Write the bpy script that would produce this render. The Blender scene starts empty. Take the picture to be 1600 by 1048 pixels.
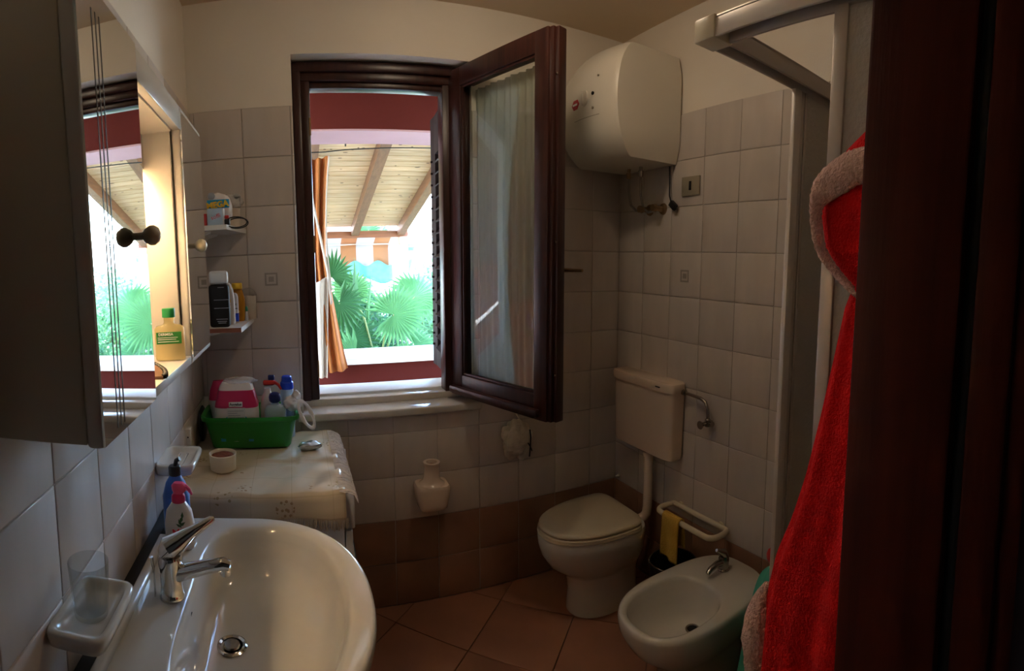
import bpy, bmesh, math, random
import numpy as np
from mathutils import Vector, Matrix

random.seed(7)
RNG = np.random.default_rng(7)
sc = bpy.context.scene
col = sc.collection
PI = math.pi

# ------------------------------------------------------------------ camera
# the photograph is a phone sweep panorama: a cylindrical picture, axis tipped 5.4 degrees
F, CY = 819.1465, 486.55
cam_d = bpy.data.cameras.new('camera')
cam_d.type = 'PANO'
cam_d.panorama_type = 'CENTRAL_CYLINDRICAL'
cam_d.central_cylindrical_range_u_min = -800 / F
cam_d.central_cylindrical_range_u_max = 800 / F
cam_d.central_cylindrical_range_v_min = (CY - 1048) / F
cam_d.central_cylindrical_range_v_max = CY / F
cam_d.central_cylindrical_radius = 1.0
cam_d.clip_start = 0.02
cam = bpy.data.objects.new('camera', cam_d)
cam.location = (0.4058, -2.2099, 1.5471)
cam.rotation_euler = (PI / 2 - 0.0949, 0, -0.4169)
col.objects.link(cam)
sc.camera = cam

# ------------------------------------------------------------------ light
world = bpy.data.worlds.new('world')
sc.world = world
world.use_nodes = True
wn = world.node_tree.nodes
wl = world.node_tree.links
bg = wn['Background']
sky = wn.new('ShaderNodeTexSky')
sky.sky_type = 'NISHITA'
sky.sun_disc = False
sky.sun_elevation = math.radians(52)
sky.sun_rotation = math.radians(205)
sky.air_density = 1.0
sky.dust_density = 0.3
sky.ozone_density = 2.0
wl.new(sky.outputs[0], bg.inputs[0])
bg.inputs[1].default_value = 1.0

sun_d = bpy.data.lights.new('sun', 'SUN')
sun_d.energy = 7.5
sun_d.angle = math.radians(0.6)
sun_d.color = (1.0, 0.97, 0.92)
sun = bpy.data.objects.new('sun', sun_d)
# shines from behind the house, over its roof, into the garden
sd = Vector((0.30, 0.62, -0.95)).normalized()
sun.rotation_euler = sd.to_track_quat('-Z', 'Y').to_euler()
sun.location = (0, -6, 9)
col.objects.link(sun)

vs = sc.view_settings
vs.view_transform = 'Standard'
vs.look = 'None'
vs.gamma = 1.0
vs.use_curve_mapping = False
vs.exposure = 2.1
sc.cycles.max_bounces = 12
sc.cycles.diffuse_bounces = 6
sc.cycles.glossy_bounces = 5
sc.cycles.transmission_bounces = 8
sc.cycles.transparent_max_bounces = 12
sc.cycles.sample_clamp_indirect = 6.0
sc.cycles.caustics_reflective = False
sc.cycles.caustics_refractive = False

CEIL = 9.0          # emission of the ceiling lamp's opal shade
LAMP = 30.0          # emission of the cabinet tube

# ------------------------------------------------------------------ materials
MATS = {}


def mat(name, color, rough=0.5, metal=0.0, var=0.0, vscale=6.0, vstretch=(1, 1, 1), rand=0.0,
        bump=0.0, bscale=60.0, trans=0.0, ior=1.45, spec=0.5, sheen=0.0, coat=0.0,
        emit=None, estr=0.0, alpha=1.0, color2=None, coords='Object'):
    m = bpy.data.materials.new(name)
    m.use_nodes = True
    n, l = m.node_tree.nodes, m.node_tree.links
    p = n['Principled BSDF']
    p.inputs['Base Color'].default_value = (*color, 1)
    p.inputs['Roughness'].default_value = rough
    p.inputs['Metallic'].default_value = metal
    p.inputs['IOR'].default_value = ior
    p.inputs['Specular IOR Level'].default_value = spec
    p.inputs['Transmission Weight'].default_value = trans
    p.inputs['Sheen Weight'].default_value = sheen
    p.inputs['Coat Weight'].default_value = coat
    p.inputs['Alpha'].default_value = alpha
    if emit:
        p.inputs['Emission Color'].default_value = (*emit, 1)
        p.inputs['Emission Strength'].default_value = estr
    tc = mp = None
    if var or bump:
        tc = n.new('ShaderNodeTexCoord')
        mp = n.new('ShaderNodeMapping')
        mp.inputs['Scale'].default_value = vstretch
        l.new(tc.outputs[coords], mp.inputs['Vector'])
    if var or rand:
        c2 = color2 or tuple(max(0, c * (1 - var)) for c in color)
        mix = n.new('ShaderNodeMix')
        mix.data_type = 'RGBA'
        mix.inputs[6].default_value = (*color, 1)
        mix.inputs[7].default_value = (*c2, 1)
        if var:
            nz = n.new('ShaderNodeTexNoise')
            nz.inputs['Scale'].default_value = vscale
            nz.inputs['Detail'].default_value = 5
            vec = mp.outputs[0]
            if rand:
                oi = n.new('ShaderNodeObjectInfo')
                ad = n.new('ShaderNodeVectorMath')
                ad.operation = 'MULTIPLY_ADD'
                ad.inputs[1].default_value = (1, 1, 1)
                cmb = n.new('ShaderNodeCombineXYZ')
                mu = n.new('ShaderNodeMath'); mu.operation = 'MULTIPLY'; mu.inputs[1].default_value = 37.0
                l.new(oi.outputs['Random'], mu.inputs[0])
                for k in range(3):
                    l.new(mu.outputs[0], cmb.inputs[k])
                l.new(mp.outputs[0], ad.inputs[0])
                l.new(cmb.outputs[0], ad.inputs[2])
                vec = ad.outputs[0]
            l.new(vec, nz.inputs['Vector'])
            rp = n.new('ShaderNodeMapRange')
            rp.inputs[1].default_value = 0.32
            rp.inputs[2].default_value = 0.68
            l.new(nz.outputs[0], rp.inputs[0])
            l.new(rp.outputs[0], mix.inputs[0])
        else:
            mix.inputs[0].default_value = 0.0
        out = mix.outputs[2]
        if rand:
            oi2 = n.new('ShaderNodeObjectInfo')
            hs = n.new('ShaderNodeHueSaturation')
            mr = n.new('ShaderNodeMapRange')
            mr.inputs[3].default_value = 1 - rand
            mr.inputs[4].default_value = 1 + rand
            l.new(oi2.outputs['Random'], mr.inputs[0])
            l.new(mr.outputs[0], hs.inputs['Value'])
            l.new(out, hs.inputs['Color'])
            out = hs.outputs[0]
        l.new(out, p.inputs['Base Color'])
    if bump:
        nb = n.new('ShaderNodeTexNoise')
        nb.inputs['Scale'].default_value = bscale
        nb.inputs['Detail'].default_value = 4
        l.new(mp.outputs[0], nb.inputs['Vector'])
        b = n.new('ShaderNodeBump')
        b.inputs['Strength'].default_value = bump
        b.inputs['Distance'].default_value = 0.01
        l.new(nb.outputs[0], b.inputs['Height'])
        l.new(b.outputs[0], p.inputs['Normal'])
    MATS[name] = m
    return m


def stripes_mat(name, c1, c2, axis='x', width=0.2, rough=0.8, duty=0.5, transl=0.0):
    m = bpy.data.materials.new(name)
    m.use_nodes = True
    n, l = m.node_tree.nodes, m.node_tree.links
    p = n['Principled BSDF']
    p.inputs['Roughness'].default_value = rough
    tc = n.new('ShaderNodeTexCoord')
    sp = n.new('ShaderNodeSeparateXYZ')
    l.new(tc.outputs['UV' if axis == 'u' else 'Object'], sp.inputs[0])
    m1 = n.new('ShaderNodeMath'); m1.operation = 'DIVIDE'; m1.inputs[1].default_value = width
    l.new(sp.outputs['xyzu'.index(axis) % 3], m1.inputs[0])
    m2 = n.new('ShaderNodeMath'); m2.operation = 'FRACT'
    l.new(m1.outputs[0], m2.inputs[0])
    m3 = n.new('ShaderNodeMath'); m3.operation = 'GREATER_THAN'; m3.inputs[1].default_value = duty
    l.new(m2.outputs[0], m3.inputs[0])
    mix = n.new('ShaderNodeMix'); mix.data_type = 'RGBA'
    mix.inputs[6].default_value = (*c1, 1); mix.inputs[7].default_value = (*c2, 1)
    l.new(m3.outputs[0], mix.inputs[0])
    l.new(mix.outputs[2], p.inputs['Base Color'])
    if transl:
        tr = n.new('ShaderNodeBsdfTranslucent')
        ms = n.new('ShaderNodeMixShader')
        ms.inputs[0].default_value = transl
        l.new(mix.outputs[2], tr.inputs[0])
        l.new(p.outputs[0], ms.inputs[1]); l.new(tr.outputs[0], ms.inputs[2])
        l.new(ms.outputs[0], n['Material Output'].inputs[0])
    MATS[name] = m
    return m


def leaf_mat(name, c, c2, transl=0.45):
    m = mat(name, c, 0.45, var=0.5, vscale=3.0, color2=c2, spec=0.4)
    n, l = m.node_tree.nodes, m.node_tree.links
    tr = n.new('ShaderNodeBsdfTranslucent')
    tr.inputs[0].default_value = (c[0] * 1.3, c[1] * 1.5, c[2], 1)
    ms = n.new('ShaderNodeMixShader')
    ms.inputs[0].default_value = transl
    l.new(n['Principled BSDF'].outputs[0], ms.inputs[1]); l.new(tr.outputs[0], ms.inputs[2])
    l.new(ms.outputs[0], n['Material Output'].inputs[0])
    return m


mat('plaster', (0.80, 0.73, 0.63), 0.85, var=0.08, vscale=2.0, bump=0.06, bscale=120)
mat('ceiling_paint', (0.74, 0.61, 0.46), 0.9, var=0.06, vscale=2.0)
mat('tile', (0.60, 0.53, 0.475), 0.30, var=0.1, vscale=5.0, vstretch=(3, 3, 0.7), rand=0.035, bump=0.02, bscale=14)
mat('tile_brown', (0.34, 0.18, 0.11), 0.3, var=0.3, vscale=5.0, rand=0.06, bump=0.03, bscale=12)
mat('tile_floor', (0.36, 0.165, 0.095), 0.42, var=0.28, vscale=4.0, rand=0.06, bump=0.04, bscale=14)
mat('grout', (0.50, 0.45, 0.40), 0.9, var=0.2, vscale=30)
mat('grout_floor', (0.10, 0.06, 0.045), 0.9, var=0.2, vscale=30)
mat('wood_dark', (0.050, 0.014, 0.009), 0.32, var=0.5, vscale=7.0, vstretch=(6, 6, 0.5), bump=0.05, bscale=30)
mat('wood_door', (0.12, 0.020, 0.010), 0.6, spec=0.2, var=0.4, vscale=5.0, vstretch=(8, 8, 0.5), bump=0.05, bscale=30)
mat('shutter_wood', (0.014, 0.005, 0.004), 0.7, spec=0.15)
mat('gap_shade_black', (0.012, 0.012, 0.012), 0.6)  # shade of the gap behind the basin, as a black colour
mat('marble', (0.66, 0.60, 0.52), 0.12, var=0.16, vscale=7)
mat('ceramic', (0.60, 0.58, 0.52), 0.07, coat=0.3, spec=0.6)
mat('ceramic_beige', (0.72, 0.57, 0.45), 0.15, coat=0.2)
mat('lid_plastic', (0.58, 0.50, 0.36), 0.28)
mat('heater_paint', (0.72, 0.67, 0.57), 0.34)
mat('white_plastic', (0.76, 0.74, 0.70), 0.25)
mat('cream_plastic', (0.68, 0.60, 0.44), 0.35)
mat('lacquer', (0.74, 0.71, 0.66), 0.25)
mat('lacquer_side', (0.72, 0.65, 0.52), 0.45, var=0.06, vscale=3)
mat('mirror', (0.86, 0.88, 0.87), 0.015, metal=1.0)
mat('mirror_groove', (0.10, 0.085, 0.07), 0.5)
mat('chrome', (0.66, 0.65, 0.63), 0.09, metal=1.0)
mat('chrome_dull', (0.42, 0.39, 0.35), 0.25, metal=1.0)
mat('brass', (0.36, 0.24, 0.13), 0.35, metal=1.0)
mat('steel_braid', (0.34, 0.31, 0.28), 0.4, metal=0.8, bump=0.4, bscale=400)
mat('black', (0.012, 0.012, 0.013), 0.4)
mat('dark_slot', (0.006, 0.005, 0.004), 0.8)
mat('plate_grey', (0.30, 0.26, 0.19), 0.4)
mat('alu', (0.44, 0.38, 0.33), 0.35, metal=0.25)
mat('alu_light', (0.60, 0.53, 0.47), 0.35, metal=0.1)
mat('acrylic', (0.48, 0.43, 0.37), 0.3, trans=0.35, bump=0.25, bscale=90)
mat('tumbler_glass', (0.96, 0.98, 0.98), 0.02, trans=1.0, ior=1.45)
mat('red_paint', (0.075, 0.0125, 0.0095), 0.8, spec=0.08, var=0.15, vscale=2)
mat('pink_house_lit_soffit', (0.36, 0.20, 0.21), 0.7, var=0.1, vscale=3)  # far house wall; on the beam underside the pink holds bounced light
mat('white_stone', (0.82, 0.82, 0.80), 0.5)
mat('white_wall', (0.84, 0.85, 0.82), 0.9)
mat('terrace', (0.62, 0.58, 0.52), 0.8, var=0.15, vscale=3)
mat('garden_ground', (0.32, 0.34, 0.24), 0.9, var=0.4, vscale=4)
mat('pine', (0.76, 0.55, 0.31), 0.5, var=0.35, vscale=4, vstretch=(1.0, 14, 14), rand=0.10, color2=(0.58, 0.35, 0.15))
mat('pine_knot', (0.10, 0.045, 0.02), 0.6)
mat('rafter_wood', (0.25, 0.12, 0.055), 0.5, var=0.3, vscale=4, vstretch=(12, 1, 12))
mat('fascia_wood', (0.30, 0.12, 0.06), 0.5, var=0.3, vscale=4, vstretch=(1, 12, 12))
mat('roof_tiles', (0.42, 0.15, 0.09), 0.8, var=0.3, vscale=8)
mat('post_wood', (0.78, 0.66, 0.52), 0.6, var=0.15, vscale=4, vstretch=(10, 10, 1))
mat('lining', (0.46, 0.39, 0.31), 0.8, var=0.12, vscale=14, vstretch=(3, 3, 0.5))
mat('net_teal', (0.10, 0.55, 0.55), 0.7, var=0.3, vscale=20, alpha=0.85)
mat('foil', (0.55, 0.60, 0.64), 0.25, metal=0.7, bump=0.4, bscale=60)
mat('green_plastic', (0.010, 0.22, 0.022), 0.3)
mat('teal_plastic', (0.05, 0.34, 0.24), 0.35)
mat('blue_plastic', (0.015, 0.06, 0.55), 0.25)
mat('blue_bottle', (0.05, 0.17, 0.55), 0.3)
mat('navy_plastic', (0.012, 0.025, 0.14), 0.3)
mat('red_plastic', (0.55, 0.03, 0.025), 0.3)
mat('pink_plastic', (0.85, 0.10, 0.26), 0.35)
mat('magenta', (0.55, 0.022, 0.11), 0.35)
mat('cyan_print', (0.02, 0.30, 0.55), 0.35)
mat('bag_white', (0.78, 0.74, 0.72), 0.3, bump=0.5, bscale=40)
mat('bag_clear', (0.92, 0.93, 0.93), 0.15, alpha=0.3, bump=0.6, bscale=45)
mat('bag_cream', (0.60, 0.53, 0.42), 0.55, bump=0.5, bscale=40)
mat('packet_white', (0.74, 0.68, 0.66), 0.3, bump=0.25, bscale=25)
mat('yellow_cloth', (0.66, 0.40, 0.06), 0.9, bump=0.4, bscale=150, var=0.2, vscale=15)
mat('green_cap', (0.015, 0.22, 0.06), 0.35)
mat('green_label', (0.02, 0.20, 0.03), 0.5)
mat('gold_liquid', (0.88, 0.78, 0.42), 0.06, trans=0.85, ior=1.35)
mat('amber', (0.62, 0.27, 0.02), 0.15, trans=0.3)
mat('black_bottle', (0.012, 0.009, 0.008), 0.5, spec=0.25)
mat('grey_white', (0.66, 0.64, 0.62), 0.35)
mat('light_blue', (0.42, 0.55, 0.66), 0.3)
mat('yellow_print', (0.78, 0.50, 0.03), 0.5)
mat('print_white', (0.85, 0.85, 0.82), 0.5)
mat('print_grey', (0.35, 0.36, 0.38), 0.5)
mat('print_dark', (0.03, 0.035, 0.05), 0.5)
mat('print_red', (0.75, 0.04, 0.06), 0.5)
mat('leaf_print', (0.03, 0.10, 0.03), 0.5)
mat('badge_red', (0.42, 0.012, 0.02), 0.35)
mat('tissue', (0.68, 0.59, 0.49), 0.9, bump=0.2, bscale=120)
mat('brown_comb', (0.20, 0.09, 0.04), 0.4)
mat('bowl_cream', (0.72, 0.62, 0.44), 0.3)
mat('granules', (0.30, 0.085, 0.035), 0.7, var=0.5, vscale=90, bump=0.8, bscale=150)
mat('edge_brown', (0.28, 0.085, 0.04), 0.5, var=0.2, vscale=20, vstretch=(1, 1, 1))
mat('machine_white', (0.66, 0.68, 0.72), 0.3)
mat('robe_red', (0.74, 0.012, 0.014), 0.95, sheen=0.03, spec=0.1, var=0.25, vscale=25, bump=0.6, bscale=230)
mat('robe_trim', (0.80, 0.53, 0.46), 0.95, sheen=0.05, var=0.15, vscale=40, bump=1.0, bscale=160)
mat('motif', (0.33, 0.29, 0.25), 0.3)
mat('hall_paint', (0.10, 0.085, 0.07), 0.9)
stripes_mat('awning', (0.46, 0.24, 0.12), (0.55, 0.54, 0.54), 'x', 0.42, 0.8, 0.47, 0.35)
stripes_mat('curtain_orange', (0.46, 0.165, 0.035), (0.38, 0.12, 0.028), 'u', 0.11, 0.85, 0.6, 0.35)
leaf_mat('palm_green', (0.17, 0.36, 0.19), (0.08, 0.22, 0.10))
leaf_mat('palm_dark', (0.06, 0.17, 0.07), (0.03, 0.10, 0.04), 0.3)
leaf_mat('bush_green', (0.10, 0.23, 0.14), (0.025, 0.09, 0.05))
leaf_mat('bush_light', (0.17, 0.32, 0.21), (0.05, 0.15, 0.08))
mat('stem', (0.28, 0.34, 0.12), 0.6)
mat('tube_lit', (1, 0.8, 0.5), 0.5, emit=(1.0, 0.70, 0.40), estr=LAMP)


def sheer_mat():
    m = bpy.data.materials.new('sheer')
    m.use_nodes = True
    n, l = m.node_tree.nodes, m.node_tree.links
    p = n['Principled BSDF']
    p.inputs['Base Color'].default_value = (0.44, 0.45, 0.38, 1)
    p.inputs['Roughness'].default_value = 0.9
    tr = n.new('ShaderNodeBsdfTranslucent'); tr.inputs[0].default_value = (0.44, 0.45, 0.38, 1)
    tp = n.new('ShaderNodeBsdfTransparent')
    a = n.new('ShaderNodeMixShader'); a.inputs[0].default_value = 0.4
    b = n.new('ShaderNodeMixShader'); b.inputs[0].default_value = 0.12
    l.new(p.outputs[0], a.inputs[1]); l.new(tr.outputs[0], a.inputs[2])
    l.new(a.outputs[0], b.inputs[1]); l.new(tp.outputs[0], b.inputs[2])
    l.new(b.outputs[0], n['Material Output'].inputs[0])
    MATS['sheer'] = m


sheer_mat()


def thin_glass(name, tint):
    m = bpy.data.materials.new(name)
    m.use_nodes = True
    n, l = m.node_tree.nodes, m.node_tree.links
    n.remove(n['Principled BSDF'])
    tp = n.new('ShaderNodeBsdfTransparent'); tp.inputs[0].default_value = (*tint, 1)
    gl = n.new('ShaderNodeBsdfGlossy'); gl.inputs['Roughness'].default_value = 0.01
    lw = n.new('ShaderNodeLayerWeight'); lw.inputs[0].default_value = 0.5
    pw_ = n.new('ShaderNodeMath'); pw_.operation = 'POWER'; pw_.inputs[1].default_value = 5.0
    fr = n.new('ShaderNodeMath'); fr.operation = 'MULTIPLY_ADD'; fr.inputs[1].default_value = 0.9; fr.inputs[2].default_value = 0.045
    l.new(lw.outputs['Facing'], pw_.inputs[0]); l.new(pw_.outputs[0], fr.inputs[0])
    mx = n.new('ShaderNodeMixShader')
    l.new(fr.outputs[0], mx.inputs[0]); l.new(tp.outputs[0], mx.inputs[1]); l.new(gl.outputs[0], mx.inputs[2])
    l.new(mx.outputs[0], n['Material Output'].inputs[0])
    MATS[name] = m


thin_glass('glass', (0.95, 0.98, 0.96))
thin_glass('film', (0.93, 0.93, 0.92))
thin_glass('tumbler_glass_thin', (0.89, 0.91, 0.92))


def cloth_mat():
    """oilcloth: cream ground, faint woven squares, sprays of small olive and brown flowers"""
    m = bpy.data.materials.new('oilcloth')
    m.use_nodes = True
    n, l = m.node_tree.nodes, m.node_tree.links
    p = n['Principled BSDF']
    p.inputs['Roughness'].default_value = 0.24
    tc = n.new('ShaderNodeTexCoord')
    nz = n.new('ShaderNodeTexNoise'); nz.inputs['Scale'].default_value = 7.0
    l.new(tc.outputs['Object'], nz.inputs['Vector'])
    base = n.new('ShaderNodeMix'); base.data_type = 'RGBA'
    base.inputs[6].default_value = (0.66, 0.56, 0.40, 1); base.inputs[7].default_value = (0.60, 0.50, 0.36, 1)
    l.new(nz.outputs[0], base.inputs[0])
    # clusters of petals
    v1 = n.new('ShaderNodeTexVoronoi'); v1.inputs['Scale'].default_value = 8.0
    v2 = n.new('ShaderNodeTexVoronoi'); v2.inputs['Scale'].default_value = 75.0
    l.new(tc.outputs['Object'], v1.inputs['Vector']); l.new(tc.outputs['Object'], v2.inputs['Vector'])
    a = n.new('ShaderNodeMath'); a.operation = 'LESS_THAN'; a.inputs[1].default_value = 0.26
    b = n.new('ShaderNodeMath'); b.operation = 'LESS_THAN'; b.inputs[1].default_value = 0.36
    c = n.new('ShaderNodeMath'); c.operation = 'MULTIPLY'
    l.new(v1.outputs['Distance'], a.inputs[0]); l.new(v2.outputs['Distance'], b.inputs[0])
    l.new(a.outputs[0], c.inputs[0]); l.new(b.outputs[0], c.inputs[1])
    fc = n.new('ShaderNodeMix'); fc.data_type = 'RGBA'
    fc.inputs[6].default_value = (0.22, 0.20, 0.05, 1); fc.inputs[7].default_value = (0.30, 0.13, 0.06, 1)
    l.new(v1.outputs['Color'], fc.inputs[0])
    mx = n.new('ShaderNodeMix'); mx.data_type = 'RGBA'
    sc_ = n.new('ShaderNodeMath'); sc_.operation = 'MULTIPLY'; sc_.inputs[1].default_value = 0.7
    l.new(c.outputs[0], sc_.inputs[0]); l.new(sc_.outputs[0], mx.inputs[0])
    l.new(base.outputs[2], mx.inputs[6]); l.new(fc.outputs[2], mx.inputs[7])
    # thin lines of a large check
    sp = n.new('ShaderNodeSeparateXYZ'); l.new(tc.outputs['Object'], sp.inputs[0])
    last = mx.outputs[2]
    for k, off in ((0, 0.03), (1, 0.05)):
        ad = n.new('ShaderNodeMath'); ad.operation = 'ADD'; ad.inputs[1].default_value = off
        dv = n.new('ShaderNodeMath'); dv.operation = 'DIVIDE'; dv.inputs[1].default_value = 0.125
        fr = n.new('ShaderNodeMath'); fr.operation = 'FRACT'
        lt = n.new('ShaderNodeMath'); lt.operation = 'LESS_THAN'; lt.inputs[1].default_value = 0.025
        m3 = n.new('ShaderNodeMath'); m3.operation = 'MULTIPLY'; m3.inputs[1].default_value = 0.35
        l.new(sp.outputs[k], ad.inputs[0]); l.new(ad.outputs[0], dv.inputs[0])
        l.new(dv.outputs[0], fr.inputs[0]); l.new(fr.outputs[0], lt.inputs[0]); l.new(lt.outputs[0], m3.inputs[0])
        q = n.new('ShaderNodeMix'); q.data_type = 'RGBA'
        q.inputs[7].default_value = (0.42, 0.33, 0.20, 1)
        l.new(last, q.inputs[6]); l.new(m3.outputs[0], q.inputs[0])
        last = q.outputs[2]
    l.new(last, p.inputs['Base Color'])
    MATS['oilcloth'] = m


cloth_mat()

# ------------------------------------------------------------------ mesh helpers
BASE = {}


class MB:
    """collects shapes in world coordinates; build() links them as ONE mesh object"""

    def __init__(self):
        self.v, self.f = [], []

    def add(self, verts, faces):
        o = len(self.v)
        self.v += [tuple(p) for p in verts]
        self.f += [tuple(i + o for i in f) for f in faces]
        return self

    def box(self, x0, x1, y0, y1, z0, z1):
        x0, x1 = sorted((x0, x1)); y0, y1 = sorted((y0, y1)); z0, z1 = sorted((z0, z1))
        v = [(x, y, z) for z in (z0, z1) for y in (y0, y1) for x in (x0, x1)]
        return self.add(v, [(0, 2, 3, 1), (4, 5, 7, 6), (0, 1, 5, 4), (2, 6, 7, 3), (0, 4, 6, 2), (1, 3, 7, 5)])

    def rbox(self, x0, x1, y0, y1, z0, z1, r=0.005, seg=2, mtx=None):
        bm = bmesh.new()
        bmesh.ops.create_cube(bm, size=1)
        for w in bm.verts:
            w.co = Vector(((x0 + x1) / 2 + w.co.x * abs(x1 - x0), (y0 + y1) / 2 + w.co.y * abs(y1 - y0),
                           (z0 + z1) / 2 + w.co.z * abs(z1 - z0)))
        bmesh.ops.bevel(bm, geom=bm.edges[:], offset=r, segments=seg, affect='EDGES', profile=0.5)
        if mtx is not None:
            bm.transform(mtx)
        bm.verts.index_update()
        self.add([w.co[:] for w in bm.verts], [[w.index for w in f.verts] for f in bm.faces])
        bm.free()
        return self

    def obox(self, a, b, w, h, up=(0, 0, 1)):
        """bar of section w x h from a to b"""
        a, b = Vector(a), Vector(b)
        d = (b - a).normalized()
        u = Vector(up)
        s = d.cross(u).normalized()
        u = s.cross(d)
        v = [p + s * sx * w / 2 + u * sz * h / 2 for p in (a, b) for sz in (-1, 1) for sx in (-1, 1)]
        return self.add(v, [(0, 2, 3, 1), (4, 5, 7, 6), (0, 1, 5, 4), (2, 6, 7, 3), (0, 4, 6, 2), (1, 3, 7, 5)])

    def loft(self, rings, cap0=True, cap1=True, closed=True):
        n = len(rings[0])
        v = [p for r in rings for p in r]
        f = []
        for i in range(len(rings) - 1):
            for j in range(n if closed else n - 1):
                k = (j + 1) % n
                f.append((i * n + j, i * n + k, (i + 1) * n + k, (i + 1) * n + j))
        if cap0:
            f.append(tuple(range(n - 1, -1, -1)))
        if cap1:
            f.append(tuple((len(rings) - 1) * n + j for j in range(n)))
        return self.add(v, f)

    def tube(self, pts, r, n=12, cap=True, flat=None):
        pts = [Vector(p) for p in pts]
        rs = r if isinstance(r, (list, tuple)) else [r] * len(pts)
        rings = []
        t0 = (pts[1] - pts[0]).normalized()
        ref = Vector((0, 0, 1)) if abs(t0.z) < 0.9 else Vector((1, 0, 0))
        u = t0.cross(ref).normalized()
        for i, p in enumerate(pts):
            t = (pts[min(i + 1, len(pts) - 1)] - pts[max(i - 1, 0)]).normalized()
            u = (u - t * u.dot(t)).normalized()
            w = t.cross(u)
            fl = 1.0 if flat is None else flat
            rings.append([p + (u * math.cos(q) + w * math.sin(q) * fl) * rs[i]
                          for q in (2 * PI * k / n for k in range(n))])
        return self.loft(rings, cap, cap)

    def ring_tube(self, pts, r, n=10):
        """closed loop tube"""
        pts = [Vector(p) for p in pts]
        m = len(pts)
        rings = []
        nrm = Vector((0, 0, 0))
        for i in range(m):
            nrm += (pts[i]).cross(pts[(i + 1) % m])
        nrm.normalize()
        for i, p in enumerate(pts):
            t = (pts[(i + 1) % m] - pts[i - 1]).normalized()
            u = t.cross(nrm).normalized()
            w = t.cross(u)
            rr = r[i] if isinstance(r, (list, tuple)) else r
            rings.append([p + (u * math.cos(q) + w * math.sin(q)) * rr for q in (2 * PI * k / n for k in range(n))])
        rings.append(rings[0])
        return self.loft(rings, False, False)

    def lathe(self, prof, c, n=24, axis='z', cap0=True, cap1=True):
        rings = []
        for r, h in prof:
            ring = []
            for k in range(n):
                q = 2 * PI * k / n
                a, b = r * math.cos(q), r * math.sin(q)
                if axis == 'z':
                    ring.append((c[0] + a, c[1] + b, c[2] + h))
                elif axis == 'x':
                    ring.append((c[0] + h, c[1] + a, c[2] + b))
                else:
                    ring.append((c[0] - a, c[1] + h, c[2] + b))
            rings.append(ring)
        return self.loft(rings, cap0, cap1)

    def ball(self, c, r, n=16, m=10, s=(1, 1, 1)):
        rings = []
        for i in range(1, m):
            t = PI * i / m
            rings.append([(c[0] + s[0] * r * math.sin(t) * math.cos(2 * PI * k / n),
                           c[1] + s[1] * r * math.sin(t) * math.sin(2 * PI * k / n),
                           c[2] - s[2] * r * math.cos(t)) for k in range(n)])
        return self.loft(rings)

    def prism(self, poly, axis, lo, hi):
        def P(a, b, h):
            return {'x': (h, a, b), 'y': (a, h, b), 'z': (a, b, h)}[axis]
        n = len(poly)
        v = [P(a, b, lo) for a, b in poly] + [P(a, b, hi) for a, b in poly]
        f = [tuple(range(n - 1, -1, -1)), tuple(range(n, 2 * n))]
        f += [(i, (i + 1) % n, n + (i + 1) % n, n + i) for i in range(n)]
        return self.add(v, f)

    def grid(self, fn, nu, nv):
        """sheet from fn(s, t) -> point"""
        v = [fn(i / nu, j / nv) for j in range(nv + 1) for i in range(nu + 1)]
        f = [(j * (nu + 1) + i, j * (nu + 1) + i + 1, (j + 1) * (nu + 1) + i + 1, (j + 1) * (nu + 1) + i)
             for j in range(nv) for i in range(nu)]
        self.uv = (nu, nv)
        return self.add(v, f)

    def build(self, name, material, parent=None, origin=None, smooth=True, angle=38, thick=0.0):
        me = bpy.data.meshes.new(name)
        V = np.array(self.v, dtype=float)
        if parent is not None:
            o = np.array(BASE[parent.name])
        elif origin is not None:
            o = np.array(origin, dtype=float)
        else:
            o = np.array([(V[:, 0].min() + V[:, 0].max()) / 2, (V[:, 1].min() + V[:, 1].max()) / 2, V[:, 2].min()])
        me.from_pydata((V - o).tolist(), [], self.f)
        me.validate()
        bm = bmesh.new(); bm.from_mesh(me)
        bmesh.ops.recalc_face_normals(bm, faces=bm.faces[:])
        bm.to_mesh(me); bm.free()
        if hasattr(self, 'uv'):
            nu, nv = self.uv
            L = me.uv_layers.new(name='UVMap')
            for lp in me.loops:
                i = lp.vertex_index
                L.data[lp.index].uv = ((i % (nu + 1)) / nu, (i // (nu + 1)) / nv)
        me.materials.append(MATS[material] if isinstance(material, str) else material)
        if smooth:
            me.shade_smooth()
            me.set_sharp_from_angle(angle=math.radians(angle))
        ob = bpy.data.objects.new(name, me)
        col.objects.link(ob)
        if parent is not None:
            ob.parent = parent
            BASE[ob.name] = BASE[parent.name]
        else:
            ob.location = o
            BASE[ob.name] = tuple(o)
        if thick:
            md = ob.modifiers.new('thickness', 'SOLIDIFY')
            md.thickness = thick
            md.offset = 0
        return ob


def tag(o, label, cat, group=None):
    o['label'] = label
    o['category'] = cat
    if group:
        o['group'] = group
    return o


def thing(name, label, cat, loc, group=None):
    o = bpy.data.objects.new(name, None)
    o.empty_display_size = 0.05
    o.location = loc
    col.objects.link(o)
    BASE[o.name] = tuple(loc)
    return tag(o, label, cat, group)


def struct(o):
    o['kind'] = 'structure'
    return o


def sempty(name, loc):
    o = bpy.data.objects.new(name, None)
    o.location = loc
    o.empty_display_size = 0.05
    col.objects.link(o)
    BASE[o.name] = tuple(loc)
    return struct(o)


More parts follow.
